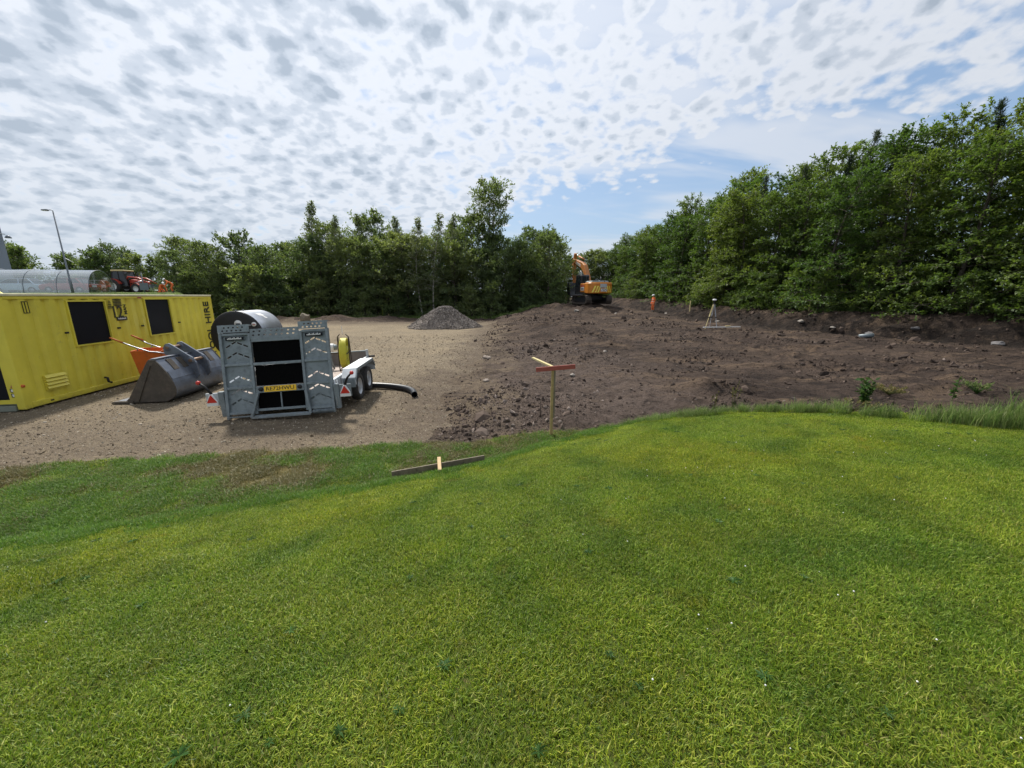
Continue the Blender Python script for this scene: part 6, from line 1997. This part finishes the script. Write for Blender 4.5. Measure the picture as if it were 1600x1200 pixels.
def blade_patch(name, seed, n, rad, hmin, hmax, w, lean, mat, comb=0.0, seg=2):
    rs = np.random.RandomState(seed)
    a, r = rs.uniform(0, 2 * math.pi, n), rad * np.sqrt(rs.uniform(0, 1, n))
    x, y = r * np.cos(a), r * np.sin(a)
    h = rs.uniform(hmin, hmax, n)
    az_ = rs.uniform(0, 2 * math.pi, n)
    ln = np.abs(rs.normal(lean, lean * 0.5, n))
    dx, dy = np.cos(az_) * ln + comb, np.sin(az_) * ln
    sx, sy = -np.sin(az_ + rs.normal(0, 0.6, n)), np.cos(az_)
    ww = w * rs.uniform(0.6, 1.4, n)
    o = np.stack([x, y, np.full(n, -0.006)], 1)
    mid_ = o + np.stack([dx * h * 0.35, dy * h * 0.35, h * 0.60], 1)
    tip = o + np.stack([dx * h, dy * h, h * (1.0 - 0.25 * np.clip(ln, 0, 1))], 1)
    s = np.stack([sx, sy, np.zeros(n)], 1) * ww[:, None] / 2
    V = np.stack([o - s, o + s, mid_ + s * 0.8, mid_ - s * 0.8, tip], 1).reshape(-1, 3)
    b = np.arange(n) * 5
    faces = np.concatenate([np.stack([b, b + 1, b + 2, b + 3], 1)]).tolist() + np.stack([b + 3, b + 2, b + 4], 1).tolist()
    me = bpy.data.meshes.new(name)
    me.from_pydata(V.tolist(), [], faces)
    t = np.clip(rs.beta(1.25, 1.7, n), 0, 1)
    at = me.attributes.new('tint', 'FLOAT', 'POINT'); at.data.foreach_set('value', np.repeat(t, 5).astype(np.float32))
    me.materials.append(mat)
    return me


rs = np.random.RandomState(77)


def pts_in(n, x0, x1, y0, y1, keep):
    x, y = rs.uniform(x0, x1, n), rs.uniform(y0, y1, n)
    k = keep(x, y)
    return x[k], y[k]


def in_lawn(x, y):
    return y < edge_y(x) + ragged(x, y)


def visible(x, y, margin=1.25):
    return (y > 0.25) & (np.abs(x) < (y * 1.0 + 0.9) * 1.45 * margin)


# mown lawn
src = [blade_patch('lawn_tuft', 10 + k, 470, 0.17, 0.014, 0.040, 0.0036, 0.62, M['grass'], comb=(0.25 if k % 2 else -0.1)) for k in range(6)]
gx, gy = np.meshgrid(np.arange(-13, 11, 0.124), np.arange(0.2, 7.4, 0.124))
x = gx.ravel() + rs.uniform(-0.06, 0.06, gx.size); y = gy.ravel() + rs.uniform(-0.06, 0.06, gx.size)
k = in_lawn(x, y) & visible(x, y) & (lawn_s(x, y) > -0.05)
x, y = x[k], y[k]
n = len(x)
s_ = rs.uniform(0.8, 1.25, n)
scatter('lawn_grass', src, np.stack([x, y, H(x, y)], 1), slope_euler(x, y, rs.uniform(0, 6.28, n)), np.stack([s_, s_, s_ * rs.uniform(0.8, 1.2, n)], 1), rs.randint(0, 6, n), 'short mown lawn grass covering the low mound')
# lush band along the toe of the mound
src = [blade_patch('lush_tuft', 30 + k, 260, 0.17, 0.035, 0.08, 0.0045, 0.5, M['grass_lush']) for k in range(4)]
x, y = pts_in(60000, -13, 3.2, 2.0, 8, lambda x, y: in_lawn(x, y) & (np.abs(lawn_s(x, y) - 0.28 + 0.25 * fbm(x, y, 1.0, 401)) < np.abs(rs.normal(0, 0.22, len(x)))) & (rs.uniform(0, 1, len(x)) < 0.12) & (np.abs(lawn_s(x, y) - 0.25) < 0.6))
n = len(x); s_ = rs.uniform(0.7, 1.2, n)
scatter('lush_grass', src, np.stack([x, y, H(x, y)], 1), slope_euler(x, y, rs.uniform(0, 6.28, n)), np.stack([s_, s_, s_], 1), rs.randint(0, 4, n), 'lush bright green grass band along the toe of the mound')
# flat strip beyond the toe: mixed green and dry
src_d = [blade_patch('dry_tuft', 50 + k, 200, 0.17, 0.03, 0.07, 0.0045, 0.7, M['grass_dry']) for k in range(3)]
src_l = [blade_patch('strip_lawn_tuft', 70 + k, 300, 0.17, 0.02, 0.055, 0.0042, 0.7, M['grass']) for k in range(3)]
src_g = [blade_patch('strip_tuft', 60 + k, 260, 0.17, 0.04, 0.085, 0.0045, 0.6, M['grass_lush']) for k in range(3)]
x, y = pts_in(22000, -14, 3.4, 2.0, 8, lambda x, y: in_lawn(x, y) & (lawn_s(x, y) < 0.15) & (y < edge_y(x) + ragged(x, y) - 0.05))
n = len(x)
dryv = fbm(x, y, 1.0, 85, 3) + 0.25 * fbm(x, y, 0.3, 86, 2)
edge_d = (edge_y(x) - y)
isd = (dryv < -0.22) | (rs.uniform(0, 1, n) < 0.15) | ((x > -1.6) & (rs.uniform(0, 1, n) < 0.6))
keep = rs.uniform(0, 1, n) < np.where(isd, 0.35, 0.50)
x, y, isd = x[keep], y[keep], isd[keep]
n = len(x); s_ = rs.uniform(0.7, 1.2, n)
scatter('strip_grass', src_d + src_g + src_l, np.stack([x, y, H(x, y)], 1), slope_euler(x, y, rs.uniform(0, 6.28, n)), np.stack([s_, s_, s_], 1), np.where(isd, rs.randint(0, 3, n), rs.randint(3, 9, n)), 'patchy green and straw coloured grass between mound and gravel')
# long verge along the edge of the dig
src = [blade_patch('verge_tuft', 80 + k, 90, 0.13, 0.14, 0.36, 0.0055, 0.42, M['grass_verge']) for k in range(5)]
x, y = pts_in(40000, 1.6, 12, 1.0, 8, lambda x, y: np.abs(y - edge_y(x) + 0.10 + 0.16 * fbm(x, y, 0.8, 402)) < np.interp(x, [1.6, 3.0, 5.0, 6.2, 12], [0.10, 0.20, 0.20, 0.50, 0.7]))
gap = (np.abs(x - 5.75) < 0.45) & (y > edge_y(x) - 0.25)
kp = (rs.uniform(0, 1, len(x)) < 0.22) & ~gap
x, y = x[kp], y[kp]
n = len(x); s_ = rs.uniform(0.5, 1.1, n) * np.interp(x, [1.6, 3.5, 6, 7, 12], [0.40, 0.70, 1.0, 1.65, 1.9])
scatter('verge_grass', src, np.stack([x, y, H(x, y) - 0.01], 1), np.stack([rs.normal(0, 0.1, n), rs.normal(0, 0.1, n), rs.uniform(0, 6.28, n)], 1), np.stack([s_ * 0.9, s_ * 0.9, s_], 1), rs.randint(0, 5, n), 'long uncut grass verge along the edge of the excavation')
# field grass on the far rise
src = [blade_patch('field_tuft', 95 + k, 60, 0.5, 0.04, 0.09, 0.02, 0.7, M['grass_verge']) for k in range(2)]
x, y = pts_in(9000, -50, -26, 30, 46, lambda x, y: (x / y < -0.845))
n = len(x)
scatter('field_grass', src, np.stack([x, y, H(x, y)], 1), np.stack([np.zeros(n), np.zeros(n), rs.uniform(0, 6.28, n)], 1), np.ones((n, 3)), rs.randint(0, 2, n), 'rough green grass over the rising field')


# broad-leaved weeds and clover heads in the lawn
def rosette(seed, nl, L_, w, mat):
    r = np.random.RandomState(seed)
    V, F_ = [], []
    for k in range(nl):
        a = 2 * math.pi * k / nl + r.uniform(-0.3, 0.3)
        l = L_ * r.uniform(0.6, 1.2); el_ = r.uniform(0.15, 0.6)
        d = np.array([math.cos(a), math.sin(a), 0]); s = np.array([-math.sin(a), math.cos(a), 0]) * w * r.uniform(0.7, 1.2)
        z = np.array([0, 0, 1.0])
        b = len(V)
        V += [z * 0.002, d * l * 0.45 + z * l * el_ * 0.5 + s, d * l + z * l * el_ * 0.4, d * l * 0.45 + z * l * el_ * 0.5 - s]
        F_ += [(b, b + 1, b + 2), (b, b + 2, b + 3)]
    me = bpy.data.meshes.new('rosette')
    me.from_pydata([tuple(v) for v in V], [], F_)
    at = me.attributes.new('tint', 'FLOAT', 'POINT'); at.data.foreach_set('value', r.uniform(0.0, 0.4, len(V)).astype(np.float32))
    me.materials.append(mat)
    return me


M['weed'] = grass_mat('weed_leaf', [(0.0, (0.030, 0.085, 0.016)), (1.0, (0.12, 0.19, 0.04)), (0.5, (0.06, 0.14, 0.024))], 0.25, False)
src = [rosette(1 + k, 9 + k, 0.085, 0.011, M['weed']) for k in range(4)]
x, y = pts_in(260, -9, 9, 0.6, 6.5, lambda x, y: in_lawn(x, y) & (lawn_s(x, y) > 0.4))
n = len(x); s_ = rs.uniform(0.25, 0.62, n)
scatter('lawn_weeds', src, np.stack([x, y, H(x, y) + 0.018], 1), slope_euler(x, y, rs.uniform(0, 6.28, n)), np.stack([s_, s_, s_], 1), rs.randint(0, 4, n), 'dark broad-leaved weed rosettes dotted in the mown lawn')
ico = MB()
bmc = bmesh.new(); bmesh.ops.create_icosphere(bmc, subdivisions=1, radius=0.008)
cm_ = bpy.data.meshes.new('clover_head'); bmc.to_mesh(cm_); bmc.free(); cm_.materials.append(M['white_ink'])
x, y = pts_in(1500, -7, 9, 0.8, 6.6, lambda x, y: in_lawn(x, y) & (lawn_s(x, y) > 0.4) & (fbm(x, y, 1.5, 410) > 0.12) & (rs.uniform(0, 1, len(x)) < 0.30))
n = len(x); s_ = rs.uniform(0.3, 0.65, n)
scatter('clover_heads', [cm_], np.stack([x, y, H(x, y) + 0.035], 1), np.zeros((n, 3)), np.stack([s_, s_, s_], 1), np.zeros(n, int), 'tiny white clover heads sprinkled over the lawn')


# stones and clods
def stone_mesh(seed, mat, jag=0.25, sub=1):
    bm = bmesh.new(); bmesh.ops.create_icosphere(bm, subdivisions=sub, radius=1)
    r = random.Random(seed)
    f = (r.uniform(0.7, 1.2), r.uniform(0.6, 1.0), r.uniform(0.4, 0.75))
    for v in bm.verts:
        k = 1 + r.uniform(-jag, jag)
        v.co = Vector((v.co.x * f[0], v.co.y * f[1], v.co.z * f[2])) * k
    me = bpy.data.meshes.new('stone'); bm.to_mesh(me); bm.free()
    me.materials.append(mat)
    return me


def var_mat(name, c0, c1, c2):
    m = bpy.data.materials.new(name)
    nt, N, L = nodes(m)
    out = N('ShaderNodeOutputMaterial'); b = N('ShaderNodeBsdfPrincipled'); L(b.outputs[0], out.inputs[0])
    oi = N('ShaderNodeObjectInfo'); rp = N('ShaderNodeValToRGB'); L(oi.outputs['Random'], rp.inputs[0])
    rp.color_ramp.elements[0].color = c0 + (1,); rp.color_ramp.elements[1].color = c2 + (1,)
    e = rp.color_ramp.elements.new(0.55); e.color = c1 + (1,)
    L(rp.outputs[0], b.inputs['Base Color']); b.inputs['Roughness'].default_value = 0.9; b.inputs['Specular IOR Level'].default_value = 0.2
    return m


M['pebble'] = var_mat('gravel_pebble', (0.13, 0.10, 0.07), (0.24, 0.19, 0.13), (0.46, 0.40, 0.32))
M['clod'] = var_mat('soil_clod', (0.030, 0.022, 0.018), (0.064, 0.046, 0.037), (0.110, 0.080, 0.064))
M['rubble'] = var_mat('stony_rubble', (0.08, 0.06, 0.05), (0.15, 0.115, 0.095), (0.27, 0.22, 0.19))
M['heapstone'] = var_mat('heap_stone', (0.09, 0.078, 0.07), (0.21, 0.185, 0.165), (0.38, 0.34, 0.31))
src = [stone_mesh(k, M['pebble']) for k in range(6)]


def polar(n, r0, r1, a0, a1, pw=1.0):
    a = np.radians(rs.uniform(a0, a1, n)); r = r0 * (r1 / r0) ** (rs.uniform(0, 1, n) ** pw)
    return r * np.sin(a), r * np.cos(a)


x, y = polar(46000, 5.0, 26, -62, 3)
k = (classify(x, y) == 1)
x, y = x[k], y[k]; n = len(x)
d = np.hypot(x, y)
s_ = 0.0072 * np.exp(rs.normal(0, 0.45, n)) * (0.8 + d / 16)
sp_ = np.stack([rs.uniform(0, 6, n), rs.uniform(0, 6, n), rs.uniform(0, 6, n)], 1)
scatter('yard_stones', src, np.stack([x, y, H(x, y) + s_ * 0.1], 1), sp_, np.stack([s_, s_, s_ * 0.8], 1), rs.randint(0, 6, n), 'loose tan stones scattered over the compacted gravel yard')
src = [stone_mesh(20 + k, M['clod'], 0.32) for k in range(6)] + [stone_mesh(40 + k, M['rubble'], 0.28) for k in range(4)]
x, y = polar(44000, 5.5, 40, -12, 62)
k = (classify(x, y) == 2)
x, y = x[k], y[k]
dens = sstep(-0.05, 0.45, fbm(x, y, 2.4, 501, 3) + 0.25 * fbm(x, y, 0.6, 502, 2))
k = rs.uniform(0, 1, len(x)) < 0.10 + 0.90 * dens
x, y = x[k], y[k]; n = len(x)
d = np.hypot(x, y)
stn = np.clip(sstep(4.2, 0.8, np.abs(x - 1.6 + 0.04 * (y - 8)) + 1.4 * fbm(x, y, 1.8, 84, 3)) * sstep(24, 12, y), 0, 1)
isr = rs.uniform(0, 1, n) < 0.05 + 0.55 * stn
s_ = 0.0085 * np.exp(rs.normal(0.35, 0.62, n)) * (0.7 + d / 16)
s_ = np.clip(s_, 0.01, 0.22)
sp_ = np.stack([rs.uniform(0, 6, n), rs.uniform(0, 6, n), rs.uniform(0, 6, n)], 1)
scatter('soil_clods', src, np.stack([x, y, H(x, y) + s_ * 0.05], 1), sp_, np.stack([s_ * 1.2, s_ * 1.2, s_], 1), np.where(isr, rs.randint(6, 10, n), rs.randint(0, 6, n)), 'broken soil clods and rubble strewn over the excavated ground')
# heap stones
src = [stone_mesh(60 + k, M['heapstone']) for k in range(5)]
hp_ = HEAP_PTS[rs.randint(0, len(HEAP_PTS), 7000)] + rs.normal(0, 0.05, (7000, 3)) * np.array([1, 1, 0.2])
hp_ = hp_[hp_[:, 2] > 0.0]
n = len(hp_); s_ = rs.uniform(0.02, 0.065, n)
scatter('heap_stones', src, hp_, np.stack([rs.uniform(0, 6, n)] * 3, 1), np.stack([s_, s_, s_], 1), rs.randint(0, 5, n), 'loose stones covering the grey stone heap')
# leaf litter and herbs at the wood edge
src = [blade_patch('edge_tuft', 120 + k, 40, 0.25, 0.15, 0.45, 0.02, 0.5, M['grass_verge']) for k in range(3)]
yy = rs.uniform(14, 46, 2600); xx = np.interp(yy, FOOT_Y, FOOT_X) + 3.2 + rs.uniform(0, 2.2, 2600)
k = fbm(xx, yy, 3.0, 601, 2) > -0.05
xx, yy = xx[k], yy[k]
x2 = rs.uniform(-38, 4, 1500); y2 = rs.uniform(41.5, 44.5, 1500)
xx, yy = np.concatenate([xx, x2]), np.concatenate([yy, y2]); n = len(xx)
s_ = rs.uniform(0.4, 1.0, n)
scatter('edge_herbs', src, np.stack([xx, yy, H(xx, yy)], 1), np.stack([np.zeros(n), np.zeros(n), rs.uniform(0, 6, n)], 1), np.stack([s_, s_, s_], 1), rs.randint(0, 3, n), 'rough grass and herbs under the wood edge')


# single plants one can pick out
def plant(name, x, y, h, n, spread, mat, label, seed, leafy=True, cat='plant'):
    r = np.random.RandomState(seed)
    V, F_, LP, LD = [], [], [], []
    for k in range(n):
        a = r.uniform(0, 6.28); l = h * r.uniform(0.6, 1.05)
        q = np.linspace(0, 1, 5)
        p = np.stack([math.cos(a) * spread * q ** 1.5 * r.uniform(0.3, 1), math.sin(a) * spread * q ** 1.5 * r.uniform(0.3, 1), l * q], 1)
        tube_np(V, F_, p, 0.006 * (1 - 0.6 * q), 4)
        if leafy:
            for f in np.linspace(0.15, 1, 14):
                LP.append([np.interp(f, q, p[:, c]) for c in range(3)]); aa = r.uniform(0, 6.28)
                LD.append([math.cos(aa), math.sin(aa), 0.5])
        else:
            for f in np.linspace(0.72, 1, 10):
                LP.append([np.interp(f, q, p[:, c]) for c in range(3)]); LD.append([r.normal(0, 0.4), r.normal(0, 0.4), 1.0])
    t = empty(name, (x, y, hz(x, y) - 0.02), 0, label, cat)
    link('stem', mesh_np(name + '_stem', np.concatenate(V), np.concatenate(F_), mat), None, t)
    LV, LF = leaves(np.array(LP), np.array(LD), 0.10 if leafy else 0.05, r, 0.0, 0.5, 0.4)
    link('foliage', mesh_np(name + '_foliage', LV, LF, mat, False, np.repeat(r.uniform(0, 1, len(LP)), 4)), None, t)


plant('tall_weed', 7.35, 7.75, 0.55, 16, 0.16, M['weed'], 'tall green leafy weed growing from the soil lump at the lawn edge', 5)
plant('thistle', 10.2, 8.6, 0.60, 3, 0.06, M['weed'], 'thin upright green thistle standing alone on the bare soil', 6)
plant('seed_grass', 4.15, 6.95, 0.75, 5, 0.20, M['grass_dry'], 'tall dry seeding grass stems beside the lawn edge', 7, False)
plant('dock', 3.75, 6.9, 0.50, 4, 0.08, M['grass_dry'], 'brown dock stalks standing beside the dry seeding grass', 8, False)
plant('turf_clump', 11.6, 9.3, 0.30, 40, 0.35, M['grass_verge'], 'lifted clump of straw coloured turf lying on the bare soil', 9, False)
plant('turf_sod', 9.3, 9.2, 0.22, 36, 0.4, M['grass_dry'], 'flattened dry turf sod lying on the bare soil', 10, False)
plant('dry_roots', 6.75, 7.3, 0.28, 14, 0.55, M['grass_dry'], 'tangle of pulled straw roots on the soil lump', 11, False)
